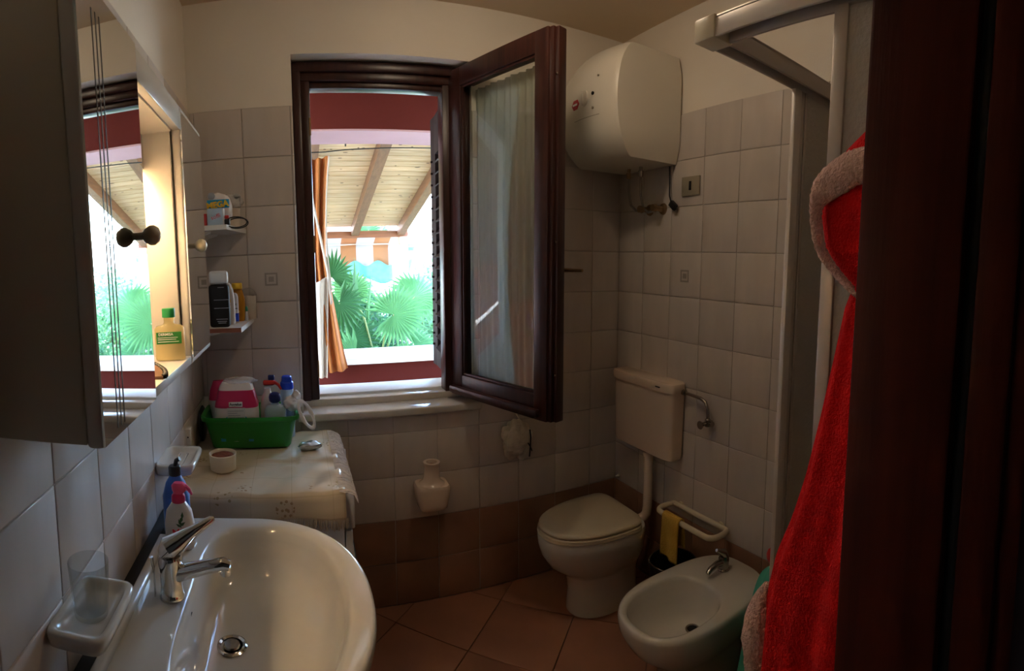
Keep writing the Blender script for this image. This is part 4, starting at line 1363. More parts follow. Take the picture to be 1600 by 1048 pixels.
b = thing('wall_socket', 'narrow white socket standing off the left tiled wall', 'socket', (0.012, -0.40, 0.90))
MB().rbox(0.001, 0.022, -0.420, -0.385, 0.925, 0.985, 0.003).build('housing', 'white_plastic', b)
MB().lathe([(0.003, 0), (0.003, 0.001)], (0.0115, -0.4205, 0.955), 10, 'y').build('pin_hole', 'dark_slot', b)
b = thing('black_pouch', 'black pouch stuffed between the green basket and the wall', 'bag', (0.03, -0.2, ZC))
ground(blob(MB(), (0.018, -0.15, ZC + 0.06), (0.0145, 0.060, 0.075), 0.06, 20, 14, 17), ZC).build('pouch', 'black', b)

# ------------------------------------------------------------------ washbasin
SX, SY, SZ = 0.25, -1.165, 0.852
sk = thing('washbasin', 'large white ceramic washbasin with rounded front and chrome tap', 'sink', (SX, SY, 0))


def so(z, f, dx=0.0):
    return sell(SX + dx, SY, z, 0.300 * f, 0.213 * min(1, 0.45 + 0.55 * f) if f < 1 else 0.213 * f, 0.365 * f, 2.15, 7, 96)


def si(z, f, dx=0.0, dy=0.0):
    return sell(0.298 + dx, SY + dy, z, 0.195 * f, 0.140 * f, 0.298 * f, 2.15, 4.0, 96)


rings = [so(0.68, 0.45), so(0.70, 0.60), so(0.74, 0.80), so(0.78, 0.92), so(0.81, 0.98), so(0.832, 1.0), so(0.844, 0.998), so(0.850, 0.988), so(SZ, 0.972),
         si(SZ - 0.001, 1.06), si(SZ - 0.003, 1.03), si(SZ - 0.009, 1.0), si(0.825, 0.965), si(0.79, 0.90), si(0.76, 0.80, -0.008, 0.005), si(0.742, 0.66, -0.018, 0.01),
         si(0.732, 0.46, -0.033, 0.016), si(0.727, 0.24, -0.048, 0.022), si(0.725, 0.115, -0.056, 0.025)]
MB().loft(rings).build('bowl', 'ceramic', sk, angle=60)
MB().rbox(0.034, 0.056, SY - 0.345, SY + 0.230, SZ - 0.006, SZ + 0.016, 0.006, 3).build('back_lip', 'ceramic', sk)
MB().rbox(0.0025, 0.034, SY - 0.36, SY + 0.40, 0.80, SZ + 0.006, 0.003).build('gap_shade_strip', 'gap_shade_black', sk)  # black filler: the shade in the gap to the wall, put in as colour
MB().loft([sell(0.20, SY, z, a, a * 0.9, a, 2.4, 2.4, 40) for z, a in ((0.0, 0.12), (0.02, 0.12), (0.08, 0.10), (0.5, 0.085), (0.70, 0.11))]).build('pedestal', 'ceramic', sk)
DX_, DY_ = 0.242, SY + 0.025
dn = MB().lathe([(0.033, 0.725), (0.034, 0.7285), (0.030, 0.7305), (0.024, 0.729), (0.023, 0.722)], (DX_, DY_, 0), 32).build('drain', 'chrome', sk)
MB().lathe([(0.0225, 0.7235), (0.0225, 0.7245)], (DX_, DY_, 0), 28).build('drain_hole', 'dark_slot', dn)
MB().lathe([(0.018, 0.7250), (0.0185, 0.729), (0.016, 0.7325), (0.005, 0.734)], (DX_, DY_, 0), 28).build('drain_plug', 'chrome_dull', dn)
MB().lathe([(0.0085, -0.001), (0.0085, 0.002)], (0.1625, SY - 0.01, 0.815), 16, 'x').build('overflow', 'dark_slot', sk)
# tap
fx, fy = 0.122, -1.168
tp = MB().lathe([(0.0275, 0.0), (0.0275, 0.006), (0.025, 0.010), (0.0235, 0.03), (0.0255, 0.07), (0.0265, 0.085), (0.0245, 0.094)], (fx, fy, SZ - 0.001), 28).build('tap', 'chrome', sk)
MB().tube([(fx + 0.008, fy, SZ + 0.052), (fx + 0.04, fy - 0.003, SZ + 0.062), (fx + 0.085, fy - 0.006, SZ + 0.076), (fx + 0.118, fy - 0.008, SZ + 0.083), (fx + 0.130, fy - 0.009, SZ + 0.080)],
          [0.020, 0.0165, 0.0145, 0.0140, 0.0115], 18).build('spout', 'chrome', tp)
MB().lathe([(0.0105, -0.018), (0.0115, -0.016), (0.0115, 0.0)], (fx + 0.120, fy - 0.008, SZ + 0.078), 16).build('aerator', 'chrome', tp)
MB().tube([(fx - 0.012, fy, SZ + 0.094), (fx, fy, SZ + 0.108), (fx + 0.02, fy + 0.008, SZ + 0.118), (fx + 0.055, fy + 0.022, SZ + 0.140), (fx + 0.088, fy + 0.034, SZ + 0.158), (fx + 0.094, fy + 0.036, SZ + 0.160)],
          [0.018, 0.0255, 0.0215, 0.0125, 0.0085, 0.005], 18).build('lever', 'chrome', tp)
MB().tube([(fx - 0.036, fy - 0.006, SZ), (fx - 0.036, fy - 0.006, SZ + 0.06), (fx - 0.040, fy - 0.006, SZ + 0.088)], [0.0022, 0.0022, 0.0045], 8).build('pop_up_rod', 'chrome', tp)

# spray bottle and blue bottle on the far end of the basin
b = thing('pink_spray_bottle', 'white spray bottle with pink trigger head behind the basin tap', 'spray bottle', (0.098, -0.965, SZ))
MB().loft([sell(0.098, -0.965, SZ + 0.001 + z, a, a, c_, 2.6, 2.6, 36) for z, a, c_ in ((0.0, 0.034, 0.020), (0.006, 0.037, 0.023), (0.06, 0.038, 0.023), (0.095, 0.032, 0.021), (0.112, 0.020, 0.016), (0.118, 0.015, 0.014))]).build('body', 'grey_white', b)
MB().lathe([(0.017, 0.1185), (0.018, 0.122), (0.017, 0.134), (0.012, 0.140)], (0.098, -0.965, SZ), 20).build('collar', 'magenta', b)
MB().loft([sell(0.100 + dx, -0.965, SZ + z, a, a, c_, 3, 3, 20) for z, a, c_, dx in ((0.1405, 0.013, 0.010, 0), (0.150, 0.019, 0.011, 0.002), (0.160, 0.020, 0.011, 0.002), (0.167, 0.012, 0.008, 0))]).build('trigger_head', 'pink_plastic', b)
MB().tube([(0.116, -0.966, SZ + 0.158), (0.127, -0.967, SZ + 0.150), (0.134, -0.968, SZ + 0.138)], [0.007, 0.005, 0.0025], 8).build('trigger', 'pink_plastic', b)
for k, (ox, oz, ang, s2) in enumerate(((0.010, 0.082, 70, 0.011), (0.006, 0.074, 110, 0.010), (0.012, 0.070, 40, 0.010), (0.003, 0.066, 150, 0.009), (0.013, 0.092, 85, 0.010))):
    q = math.radians(ang)
    c0 = Vector((0.098 + ox, -0.9883 + 0.0006 * 0, SZ + oz))
    d_ = Vector((math.cos(q), 0, math.sin(q))); e_ = Vector((-d_.z, 0, d_.x))
    MB().add([(c0 - d_ * s2)[:], (c0 + e_ * s2 * 0.38 + Vector((0, -0.0008, 0)))[:], (c0 + d_ * s2)[:], (c0 - e_ * s2 * 0.38 + Vector((0, -0.0008, 0)))[:]], [(0, 1, 2, 3)]).build('leaf_print', 'leaf_print', b, smooth=False)
text('Mio', 0.026, (0.104, -0.9895, SZ + 0.048), (1, 0, 0.12), (-0.12, 0, 1), 'print_red', b, 0.0006)
b = thing('blue_bottle', 'blue cleaning bottle with black cap at the basin corner by the wall', 'bottle', (0.078, -0.90, SZ))
MB().loft([sell(0.074, -0.890, SZ + 0.001 + z, a, a, c_, 2.6, 2.6, 32) for z, a, c_ in ((0.0, 0.034, 0.024), (0.006, 0.036, 0.026), (0.10, 0.036, 0.026), (0.135, 0.026, 0.020), (0.150, 0.017, 0.015), (0.156, 0.015, 0.015))]).build('body', 'blue_bottle', b)
MB().lathe([(0.016, 0.1565), (0.017, 0.16), (0.017, 0.178), (0.014, 0.182)], (0.074, -0.890, SZ), 20).build('cap', 'black', b)
MB().tube([(0.076, -0.890, SZ + 0.182), (0.080, -0.892, SZ + 0.196), (0.090, -0.894, SZ + 0.202)], 0.006, 8).build('nozzle', 'black', b)


# ------------------------------------------------------------------ soap dish and tumbler holder
def dish(label, cat, y0, y1, x1, zt, name):
    t = thing(name, label, cat, (0.05, (y0 + y1) / 2, zt - 0.04))
    cx, cy, hx, hy = x1 / 2 + 0.001, (y0 + y1) / 2, x1 / 2, (y1 - y0) / 2
    def r_(f, g, z):
        return sell(cx, cy, z, hx - f, hx - g, hy - f, 6, 9, 64)
    MB().loft([r_(0.030, 0.0, zt - 0.042), r_(0.008, 0.0, zt - 0.030), r_(0.001, 0, zt - 0.012), r_(0.0, 0, zt - 0.004), r_(0.003, 0.002, zt), r_(0.010, 0.010, zt), r_(0.014, 0.014, zt - 0.004),
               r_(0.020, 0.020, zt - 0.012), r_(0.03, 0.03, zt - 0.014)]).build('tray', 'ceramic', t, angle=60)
    return t


sdh = dish('white ceramic soap dish fixed to the tiles above the blue bottle', 'soap dish', -0.835, -0.665, 0.112, 1.010, 'soap_dish')
for x in (0.046, 0.070):
    MB().rbox(x - 0.003, x + 0.003, -0.80, -0.70, 0.9955, 1.0015, 0.002).build('rib', 'ceramic', sdh)
dish('white ceramic tumbler holder on the tiles beside the basin tap', 'holder', -1.515, -1.345, 0.105, 0.992, 'tumbler_holder')
b = thing('drinking_glass', 'empty clear drinking glass standing in the ceramic tumbler holder', 'glass', (0.052, -1.435, 0.979))
MB().lathe([(0.026, 0.0), (0.0285, 0.002), (0.035, 0.092), (0.0345, 0.0935), (0.0330, 0.092), (0.0268, 0.010), (0.01, 0.008)], (0.052, -1.435, 0.9795), 40).build('tumbler', 'tumbler_glass_thin', b)

# ------------------------------------------------------------------ toilet
TX, TY = 1.685, -0.315
tl = thing('toilet', 'white ceramic toilet with closed beige seat lid', 'toilet', (TX, TY, 0))


def tr_(z, fr2, bk, hw2, n1=3.5, n2=2.15):
    return sell(TX, TY, z, bk, fr2, hw2, n1, n2, 64)


MB().loft([tr_(0.0, 0.165, 0.17, 0.112), tr_(0.012, 0.165, 0.17, 0.112), tr_(0.10, 0.160, 0.17, 0.104), tr_(0.17, 0.175, 0.17, 0.110), tr_(0.205, 0.215, 0.17, 0.130), tr_(0.24, 0.262, 0.17, 0.155),
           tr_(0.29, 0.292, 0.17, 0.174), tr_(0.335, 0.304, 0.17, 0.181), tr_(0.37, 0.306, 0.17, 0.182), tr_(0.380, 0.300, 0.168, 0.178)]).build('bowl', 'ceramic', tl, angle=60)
MB().loft([tr_(0.3805, 0.302, 0.125, 0.180, 5), tr_(0.384, 0.307, 0.128, 0.184, 5), tr_(0.398, 0.305, 0.128, 0.183, 5), tr_(0.401, 0.298, 0.124, 0.178, 5)]).build('seat', 'lid_plastic', tl)
MB().loft([tr_(0.4035, 0.294, 0.125, 0.176, 5), tr_(0.407, 0.300, 0.128, 0.180, 5), tr_(0.416, 0.299, 0.128, 0.180, 5), tr_(0.424, 0.285, 0.122, 0.170, 5), tr_(0.429, 0.22, 0.10, 0.135, 5), tr_(0.431, 0.10, 0.06, 0.07, 4)]).build('lid', 'lid_plastic', tl, angle=60)
for dy in (-0.075, 0.075):
    MB().tube([(TX + 0.138, TY + dy - 0.02, 0.397), (TX + 0.138, TY + dy + 0.02, 0.397)], 0.010, 12).build('hinge', 'lid_plastic', tl)
MB().lathe([(0.030, 0.0), (0.030, 0.022)], (TX + 0.1695, TY - 0.02, 0.335), 20, 'x').build('inlet_collar', 'cream_plastic', tl)

# cistern, flush pipe, supply pipe
cs = thing('toilet_cistern', 'cream wall hung toilet cistern with long flush pipe', 'cistern', (1.935, -0.315, 0.66))
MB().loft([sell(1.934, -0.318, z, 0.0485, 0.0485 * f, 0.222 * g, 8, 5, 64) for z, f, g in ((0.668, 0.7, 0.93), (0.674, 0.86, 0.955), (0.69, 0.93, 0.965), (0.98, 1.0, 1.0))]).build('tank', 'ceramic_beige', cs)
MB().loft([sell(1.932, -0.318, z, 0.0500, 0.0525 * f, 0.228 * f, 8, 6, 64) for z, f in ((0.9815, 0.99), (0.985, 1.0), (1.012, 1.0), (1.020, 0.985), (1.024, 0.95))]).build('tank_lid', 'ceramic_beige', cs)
MB().rbox(1.8755, 1.8795, -0.475, -0.445, 1.000, 1.005, 0.001).build('maker_badge', 'dark_slot', cs)
fp = [(1.925, -0.352, 0.668), (1.925, -0.352, 0.50), (1.925, -0.352, 0.40), (1.922, -0.350, 0.365), (1.910, -0.342, 0.345), (1.886, -0.336, 0.336)]
MB().tube(fp, 0.0225, 18).build('flush_pipe', 'ceramic_beige', cs)
MB().lathe([(0.028, 0), (0.028, 0.022)], (1.925, -0.352, 0.6455), 20).build('pipe_nut', 'ceramic_beige', cs)
b = thing('supply_pipe', 'bent chrome water pipe with stop valve beside the cistern', 'pipe', (1.96, -0.62, 0.86))
MB().tube([(1.955, -0.545, 0.985), (1.955, -0.60, 0.983), (1.955, -0.655, 0.980), (1.955, -0.685, 0.970), (1.956, -0.698, 0.945), (1.958, -0.700, 0.90)], 0.0075, 12).build('bend', 'chrome_dull', b)
MB().lathe([(0.013, 0), (0.013, 0.016)], (1.955, -0.560, 0.985), 12, 'y').build('nut', 'chrome_dull', b)
MB().lathe([(0.012, 0), (0.013, 0.004), (0.013, 0.030), (0.009, 0.034)], (1.958, -0.700, 0.868), 14).build('valve', 'chrome_dull', b)
MB().lathe([(0.018, -0.045), (0.012, -0.036), (0.009, -0.030), (0.009, 0.026)], (1.9577, -0.700, 0.882), 14, 'x').build('valve_spindle', 'chrome_dull', b)
MB().tube([(1.958, -0.712, 0.882), (1.958, -0.728, 0.882)], [0.010, 0.013], 12).build('valve_knob', 'chrome_dull', b)

# ------------------------------------------------------------------ bidet
BX, BY = 1.63, -0.955
bd = thing('bidet', 'white ceramic bidet with small chrome tap', 'bidet', (BX, BY, 0))


def br(z, fr2, bk, hw2, n1=3.0, n2=2.3):
    return sell(BX, BY, z, bk, fr2, hw2, n1, n2, 72)


def bi(z, f, dx=0.0):
    return sell(1.560 + dx, BY, z, 0.165 * f, 0.165 * f, 0.130 * f, 2.6, 2.4, 72)


MB().loft([br(0.0, 0.10, 0.24, 0.105), br(0.012, 0.10, 0.24, 0.105), br(0.12, 0.10, 0.25, 0.100), br(0.19, 0.13, 0.27, 0.112), br(0.235, 0.185, 0.29, 0.138), br(0.28, 0.235, 0.30, 0.160),
           br(0.33, 0.262, 0.305, 0.176), br(0.365, 0.268, 0.305, 0.180), br(0.378, 0.264, 0.303, 0.177), br(0.383, 0.255, 0.298, 0.170),
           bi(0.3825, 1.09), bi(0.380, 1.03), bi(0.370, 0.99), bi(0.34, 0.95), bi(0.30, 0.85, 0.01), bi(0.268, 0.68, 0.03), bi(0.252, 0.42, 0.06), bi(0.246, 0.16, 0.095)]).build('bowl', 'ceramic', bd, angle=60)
dq = MB().lathe([(0.025, 0.245), (0.026, 0.249), (0.021, 0.2505), (0.019, 0.2475)], (1.655, BY, 0), 24).build('drain', 'chrome_dull', bd)
MB().lathe([(0.0185, 0.2472), (0.0185, 0.2482)], (1.655, BY, 0), 24).build('drain_hole', 'dark_slot', dq)
MB().lathe([(0.008, -0.004), (0.008, 0.0)], (1.7315, BY, 0.350), 14, 'x').build('overflow', 'dark_slot', bd)
tb = MB().lathe([(0.024, 0), (0.024, 0.005), (0.020, 0.010), (0.021, 0.045), (0.017, 0.055)], (1.842, BY + 0.03, 0.382), 22).build('tap', 'chrome_dull', bd)
MB().tube([(1.835, BY + 0.03, 0.414), (1.80, BY + 0.028, 0.420), (1.765, BY + 0.026, 0.414), (1.75, BY + 0.025, 0.404)], [0.014, 0.012, 0.011, 0.009], 14).build('spout', 'chrome_dull', tb)
MB().tube([(1.846, BY + 0.03, 0.434), (1.838, BY + 0.03, 0.452), (1.80, BY + 0.03, 0.475)], [0.018, 0.015, 0.006], 14).build('lever', 'chrome_dull', tb)

# ------------------------------------------------------------------ towel rail, yellow cloth, bin
b = thing('towel_rail', 'cream oval towel rail on the wall above the bidet', 'towel rail', (1.93, -0.65, 0.42))
loop = []
for x, y in ((1.972, -0.50), (1.972, -0.64), (1.972, -0.80), (1.955, -0.828), (1.90, -0.832), (1.872, -0.815), (1.866, -0.78), (1.866, -0.65), (1.866, -0.53), (1.876, -0.495), (1.91, -0.482), (1.955, -0.485)):
    loop.append((x, y, 0.452))
pr = []
for i in range(len(loop)):
    p0, p1, p2, p3 = (Vector(loop[(i + k) % len(loop)]) for k in (-1, 0, 1, 2))
    for t in (0, 0.33, 0.66):
        pr.append(0.5 * ((2 * p1) + (-p0 + p2) * t + (2 * p0 - 5 * p1 + 4 * p2 - p3) * t * t + (-p0 + 3 * p1 - 3 * p2 + p3) * t ** 3))
rings = []
for i, p in enumerate(pr):
    t_ = (pr[(i + 1) % len(pr)] - pr[i - 1]).normalized()
    u_ = t_.cross(Vector((0, 0, 1)))
    rings.append([p + u_ * 0.0105 * math.cos(q) + Vector((0, 0, 0.0125)) * math.sin(q) for q in (2 * PI * k / 12 for k in range(12))])
rings.append(rings[0])
MB().loft(rings, False, False).build('loop', 'cream_plastic', b)
for y in (-0.53, -0.78):
    MB().lathe([(0.019, 0.0), (0.019, 0.008)], (W - 0.0105, y, 0.452), 16, 'x').build('wall_mount', 'cream_plastic', b)


def yc(s, t):
    y = -0.55 - 0.105 * s
    q = t * 2 - 1
    if abs(q) < 0.16:
        a = q / 0.16 * PI / 2
        x, z = 1.866 + 0.0175 * math.sin(a), 0.452 + 0.0185 * math.cos(a)
    else:
        sg = 1 if q > 0 else -1
        e = (abs(q) - 0.16) / 0.84
        x = 1.866 + sg * (0.0175 + 0.004 * e) + 0.005 * math.sin(s * 8 + sg) * e
        z = 0.452 - (0.17 if sg < 0 else 0.11) * e - 0.01 * s
    return (x, y, z)


tag(MB().grid(yc, 14, 40).build('cleaning_cloth', 'yellow_cloth', thick=0.004, angle=80), 'yellow cleaning cloth hung over the cream towel rail', 'cloth')
b = thing('waste_bin', 'small black waste bin on the floor between toilet and bidet', 'bin', (1.868, -0.63, 0))
MB().lathe([(0.080, 0.0), (0.082, 0.004), (0.100, 0.275), (0.104, 0.278), (0.104, 0.289), (0.098, 0.289), (0.080, 0.012)], (1.842, -0.635, 0.0), 32).build('bucket', 'black', b)
MB().tube([(1.842 + 0.105 * math.cos(q), -0.635 + 0.105 * math.sin(q), 0.280 + 0.02 * math.sin(q * 0.5)) for q in np.linspace(2.6, 5.6, 14)], 0.0025, 6).build('bail_handle', 'chrome_dull', b)

# teal tub standing on edge, red cap behind it
b = thing('plastic_tray', 'shallow teal plastic tray stood on edge beside the bidet', 'tray', (1.72, -1.25, 0))
tbm = Matrix.Translation((1.738, -1.272, 0.313)) @ Matrix.Rotation(math.radians(15), 4, 'Y') @ Matrix.Rotation(math.radians(90), 4, 'X')


def tub_r(f, h):
    return [(tbm @ Vector(p))[:] for p in sell(0, 0, h, 0.165 * f, 0.165 * f, 0.282 * f, 6, 6, 48)]


MB().loft([tub_r(0.86, -0.038), tub_r(0.89, -0.040), tub_r(0.93, -0.006), tub_r(1.0, -0.004), tub_r(1.0, 0.016), tub_r(0.965, 0.017), tub_r(0.91, -0.002), tub_r(0.85, -0.032)]).build('shell', 'teal_plastic', b)
b = thing('red_sponge', 'small red sponge hung on the tiles behind the bidet', 'sponge', (1.965, -1.075, 0.40))
rs_ = blob(MB(), (1.964, -1.072, 0.442), (0.017, 0.032, 0.036), 0.08, 22, 14, 51)
rs_.v = [(min(x, W - 0.003), y, z) for x, y, z in rs_.v]
rs_.build('pad', 'red_plastic', b)
MB().tube([(1.966, -1.072, 0.475), (1.970, -1.072, 0.500), (1.978, -1.072, 0.508)], 0.002, 6).build('loop', 'red_plastic', b)

# ------------------------------------------------------------------ brush holder and hanging bag on the back wall
b = thing('toilet_brush_holder', 'cream ceramic toilet brush holder hung on the tiles below the window', 'brush holder', (0.975, -0.06, 0.47))


def hb_(z, f, g=1.0):
    return sell(0.972, -0.066, z, 0.077 * f, 0.077 * f, 0.061 * g, 5, 5, 56)


MB().loft([hb_(0.478, 0.72, 0.80), hb_(0.484, 0.80, 0.88), hb_(0.50, 0.84, 0.92), hb_(0.568, 1.0, 1.0), hb_(0.578, 0.97, 0.98), hb_(0.584, 0.90, 0.92)]).build('pot', 'ceramic_beige', b)
MB().lathe([(0.058, 0.5845), (0.048, 0.592), (0.040, 0.602), (0.035, 0.620), (0.0345, 0.668), (0.037, 0.674), (0.037, 0.680), (0.024, 0.680), (0.0235, 0.664), (0.0, 0.663)][:-1], (0.972, -0.066, 0), 36).build('collar', 'ceramic_beige', b)
MB().lathe([(0.0232, 0.665), (0.0232, 0.6655)], (0.972, -0.066, 0), 24).build('opening', 'brown_comb', b)
b = thing('hanging_bag', 'crumpled cream bag with black drawstring hanging under the window casement', 'bag', (1.385, -0.045, 0.62))
bb = blob(MB(), (1.388, -0.046, 0.722), (0.070, 0.036, 0.093), 0.34, 40, 26, 41, (1, 1, 1), 4.0)
bb.v = [(x, min(y, -0.003), z) for x, y, z in bb.v]
bb.build('pouch', 'bag_cream', b)
MB().tube([(1.400, -0.06, 0.80), (1.395, -0.05, 0.83), (1.392, -0.02, 0.845), (1.392, -0.003, 0.85)], 0.004, 8).build('loop', 'bag_cream', b)
MB().tube([(1.437, -0.086, 0.775), (1.439, -0.092, 0.74), (1.436, -0.092, 0.69), (1.434, -0.088, 0.648)], 0.0035, 8).build('drawstring', 'black', b)
MB().tube([(1.425, -0.092, 0.715), (1.436, -0.095, 0.695), (1.448, -0.085, 0.672)], 0.003, 8).build('drawstring', 'black', b)

# ------------------------------------------------------------------ water heater
ht = thing('water_heater', 'boxy cream electric water heater hung in the corner', 'water heater', (1.83, -0.235, 1.98))
hy0, hy1, hz0, hz1 = -0.450, -0.015, 1.985, 2.440


def hsec(z):
    t = (z - hz0) / (hz1 - hz0)
    bul = math.sin(PI * min(1, max(0, t))) ** 0.6
    front = 1.700 - 0.068 * bul
    out = []
    e = 0.007
    # outline seen from above, starting at the wall
    yc_ = (hy0 + hy1) / 2
    hyw = (hy1 - hy0) / 2
    ins = 0.022 * (1 - min(1, 6 * min(t, 1 - t)))
    n = 40
    for k in range(n + 1):
        q = -1 + 2 * k / n
        b_ = 0.040 * (1 - q * q)
        out.append((front - b_ + e * max(0, (abs(q) - 0.95) / 0.05) ** 2.0 + ins, yc_ + q * (hyw - ins), z))
    out.append((W - 0.006, yc_ + (hyw - ins), z))
    out.append((W - 0.006, yc_ - (hyw - ins), z))
    return out


zs = [hz0, hz0 + 0.004, hz0 + 0.012, hz0 + 0.03, hz0 + 0.06] + list(np.linspace(hz0 + 0.09, hz1 - 0.09, 14)) + [hz1 - 0.06, hz1 - 0.03, hz1 - 0.012, hz1 - 0.004, hz1]
MB().loft([hsec(z) for z in zs]).build('casing', 'heater_paint', ht, angle=42)


def hfront(y, z, o=0.0):
    t = (z - hz0) / (hz1 - hz0)
    q = (y - (hy0 + hy1) / 2) / ((hy1 - hy0) / 2)
    return 1.700 - 0.068 * math.sin(PI * t) ** 0.6 - 0.040 * (1 - q * q) - o


bdg = MB().lathe([(0.031, -0.004), (0.031, 0.001), (0.027, 0.003)], (0, 0, 0), 6, 'x')
bdg.v = [(hfront(-0.205, 2.218) - x, -0.205 + y * 1.0, 2.218 + z * 0.75) for x, y, z in bdg.v]
bg_ = bdg.build('badge', 'badge_red', ht, smooth=False)
MB().rbox(hfront(-0.205, 2.218, 0.0045), hfront(-0.205, 2.218, 0.0025), -0.223, -0.187, 2.214, 2.222, 0.0005, 1).build('white_bar', 'print_white', bg_)
kn_ = MB().lathe([(0.026, -0.004), (0.026, 0.006), (0.023, 0.008)], (0, 0, 0), 24, 'x')
kn_.v = [(hfront(-0.275, 2.230) - x, -0.275 + y, 2.230 + z * 1.25) for x, y, z in kn_.v]
kk = kn_.build('thermostat', 'heater_paint', ht)
MB().rbox(hfront(-0.275, 2.230) - 0.016, hfront(-0.275, 2.230) - 0.006, -0.280, -0.270, 2.202, 2.258, 0.003).build('pointer', 'heater_paint', kk)
for y, z, r, m_ in ((-0.330, 2.238, 0.007, 'dark_slot'), (-0.330, 2.180, 0.005, 'plate_grey'), (-0.352, 2.305, 0.004, 'plate_grey')):
    MB().lathe([(r, -0.003), (r, 0.004)], (hfront(y, z, 0.0015), y, z), 14, 'x').build('indicator', m_, ht)
gr = MB()
for k in range(14):
    y0_, y1_ = -0.190 - 0.175 * k / 14, -0.190 - 0.175 * (k + 1) / 14
    z_ = 2.150
    gr.add([(hfront(y0_, z_, 0.0006), y0_, z_ - 0.0012), (hfront(y1_, z_, 0.0006), y1_, z_ - 0.0012), (hfront(y1_, z_, 0.0006), y1_, z_ + 0.0012), (hfront(y0_, z_, 0.0006), y0_, z_ + 0.0012)], [(0, 1, 2, 3)])
gr.build('panel_line', 'plate_grey', ht, smooth=False)
for y, m_ in ((-0.185, 'brass'), (-0.275, 'chrome_dull')):
    MB().lathe([(0.011, -0.045), (0.012, -0.040), (0.012, -0.018), (0.0085, -0.016), (0.0085, 0.0)], (1.90, y, hz0 - 0.0005), 14).build('inlet', m_, ht)
MB().tube([(1.90, -0.185, 1.940), (1.905, -0.180, 1.88), (1.925, -0.172, 1.82), (1.945, -0.185, 1.797), (1.950, -0.232, 1.800)], 0.006, 10).build('hose', 'steel_braid', ht)
MB().tube([(1.90, -0.275, 1.940), (1.91, -0.265, 1.86), (1.935, -0.255, 1.80), (1.948, -0.275, 1.783), (1.950, -0.325, 1.790)], 0.006, 10).build('hose', 'steel_braid', ht)
for y in (-0.248, -0.345):
    rz = MB().lathe([(0.027, 0.0), (0.025, -0.006), (0.014, -0.010), (0.012, -0.045)], (W - 0.0025, y, 1.797), 20, 'x').build('wall_valve', 'brass', ht)
    MB().lathe([(0.017, -0.046), (0.018, -0.050), (0.016, -0.066)], (W - 0.0025, y, 1.797), 14, 'x').build('valve_knob', 'brass', rz)
b = thing('power_plug', 'loose black power plug hanging beside the water valves', 'plug', (1.95, -0.43, 1.79))
PM = Matrix.Translation((1.962, -0.432, 1.808)) @ Matrix.Rotation(math.radians(38), 4, 'X')
MB().rbox(-0.010, 0.010, -0.026, 0.018, -0.015, 0.015, 0.005, 2, PM).build('body', 'black', b)
for z in (-0.007, 0.007):
    MB().rbox(-0.002, 0.002, -0.040, -0.0262, z - 0.002, z + 0.002, 0.0008, 1, PM).build('pin', 'chrome', b)
MB().tube([(1.962, -0.420, 1.820), (1.965, -0.405, 1.85), (1.968, -0.400, 1.92), (1.966, -0.40, 1.98)], 0.0035, 8).build('cord', 'black', b)
b = thing('wall_switch', 'square beige switch plate with dark slot on the right wall', 'switch', (W, -0.53, 1.845))
MB().rbox(W - 0.012, W - 0.0025, -0.586, -0.475, 1.843, 1.925, 0.003).build('plate', 'plate_grey', b)
MB().rbox(W - 0.0145, W - 0.0115, -0.538, -0.524, 1.866, 1.904, 0.001).build('slot', 'dark_slot', b)
b = tag(MB().lathe([(0.006, 0.0), (0.009, -0.004), (0.009, -0.010), (0.004, -0.016), (0.004, -0.026)], (W - 0.0025, -0.045, 0.43), 12, 'x').build('wall_hook', 'cream_plastic'), 'tiny cream hook on the tiles behind the toilet', 'hook')

# ------------------------------------------------------------------ shower enclosure
sr = thing('shower_enclosure', 'corner shower enclosure with grey rails and frosted sliding panels', 'shower', (1.62, -1.68, 0))
X0, YS = 1.245, -1.37
MB().loft([sell((X0 + W) / 2 - 0.003, (YS + YF) / 2, z, (W - X0) / 2 - 0.012 + d, (W - X0) / 2 - 0.012 + d, (YS - YF) / 2 - 0.012 + d, 14, 14, 64) for z, d in ((0.0, 0.0), (0.085, 0.004), (0.095, 0.0), (0.095, -0.03), (0.05, -0.05))]).build('tray', 'ceramic', sr)


def bar(name, x0, x1, y0, y1, z0, z1, m_='alu', r=0.003):
    return MB().rbox(x0, x1, y0, y1, z0, z1, r).build(name, m_, sr)


# top rails: hollow channels open below
bar('top_rail', X0, W - 0.003, YS + 0.018, YS + 0.026, 2.026, 2.068, 'alu_light')
bar('top_rail', X0, W - 0.003, YS - 0.026, YS - 0.018, 2.026, 2.068)
bar('top_rail', X0, W - 0.003, YS - 0.026, YS + 0.026, 2.060, 2.070)
bar('top_rail', X0 - 0.026, X0 - 0.018, YF + 0.004, YS, 2.026, 2.068, 'alu_light')
bar('top_rail', X0 + 0.018, X0 + 0.026, YF + 0.004, YS, 2.026, 2.068)
bar('top_rail', X0 - 0.026, X0 + 0.026, YF + 0.004, YS, 2.060, 2.070)
bar('corner_cap', X0 - 0.030, X0 + 0.030, YS - 0.030, YS + 0.030, 2.024, 2.073, 'cream_plastic', 0.004)
bar('bottom_rail', X0, W - 0.003, YS - 0.024, YS + 0.024, 0.0955, 0.125)
bar('bottom_rail', X0 - 0.024, X0 + 0.024, YF + 0.004, YS - 0.025, 0.0955, 0.125)
bar('wall_profile', W - 0.035, W - 0.003, YS - 0.022, YS + 0.022, 0.126, 2.025)
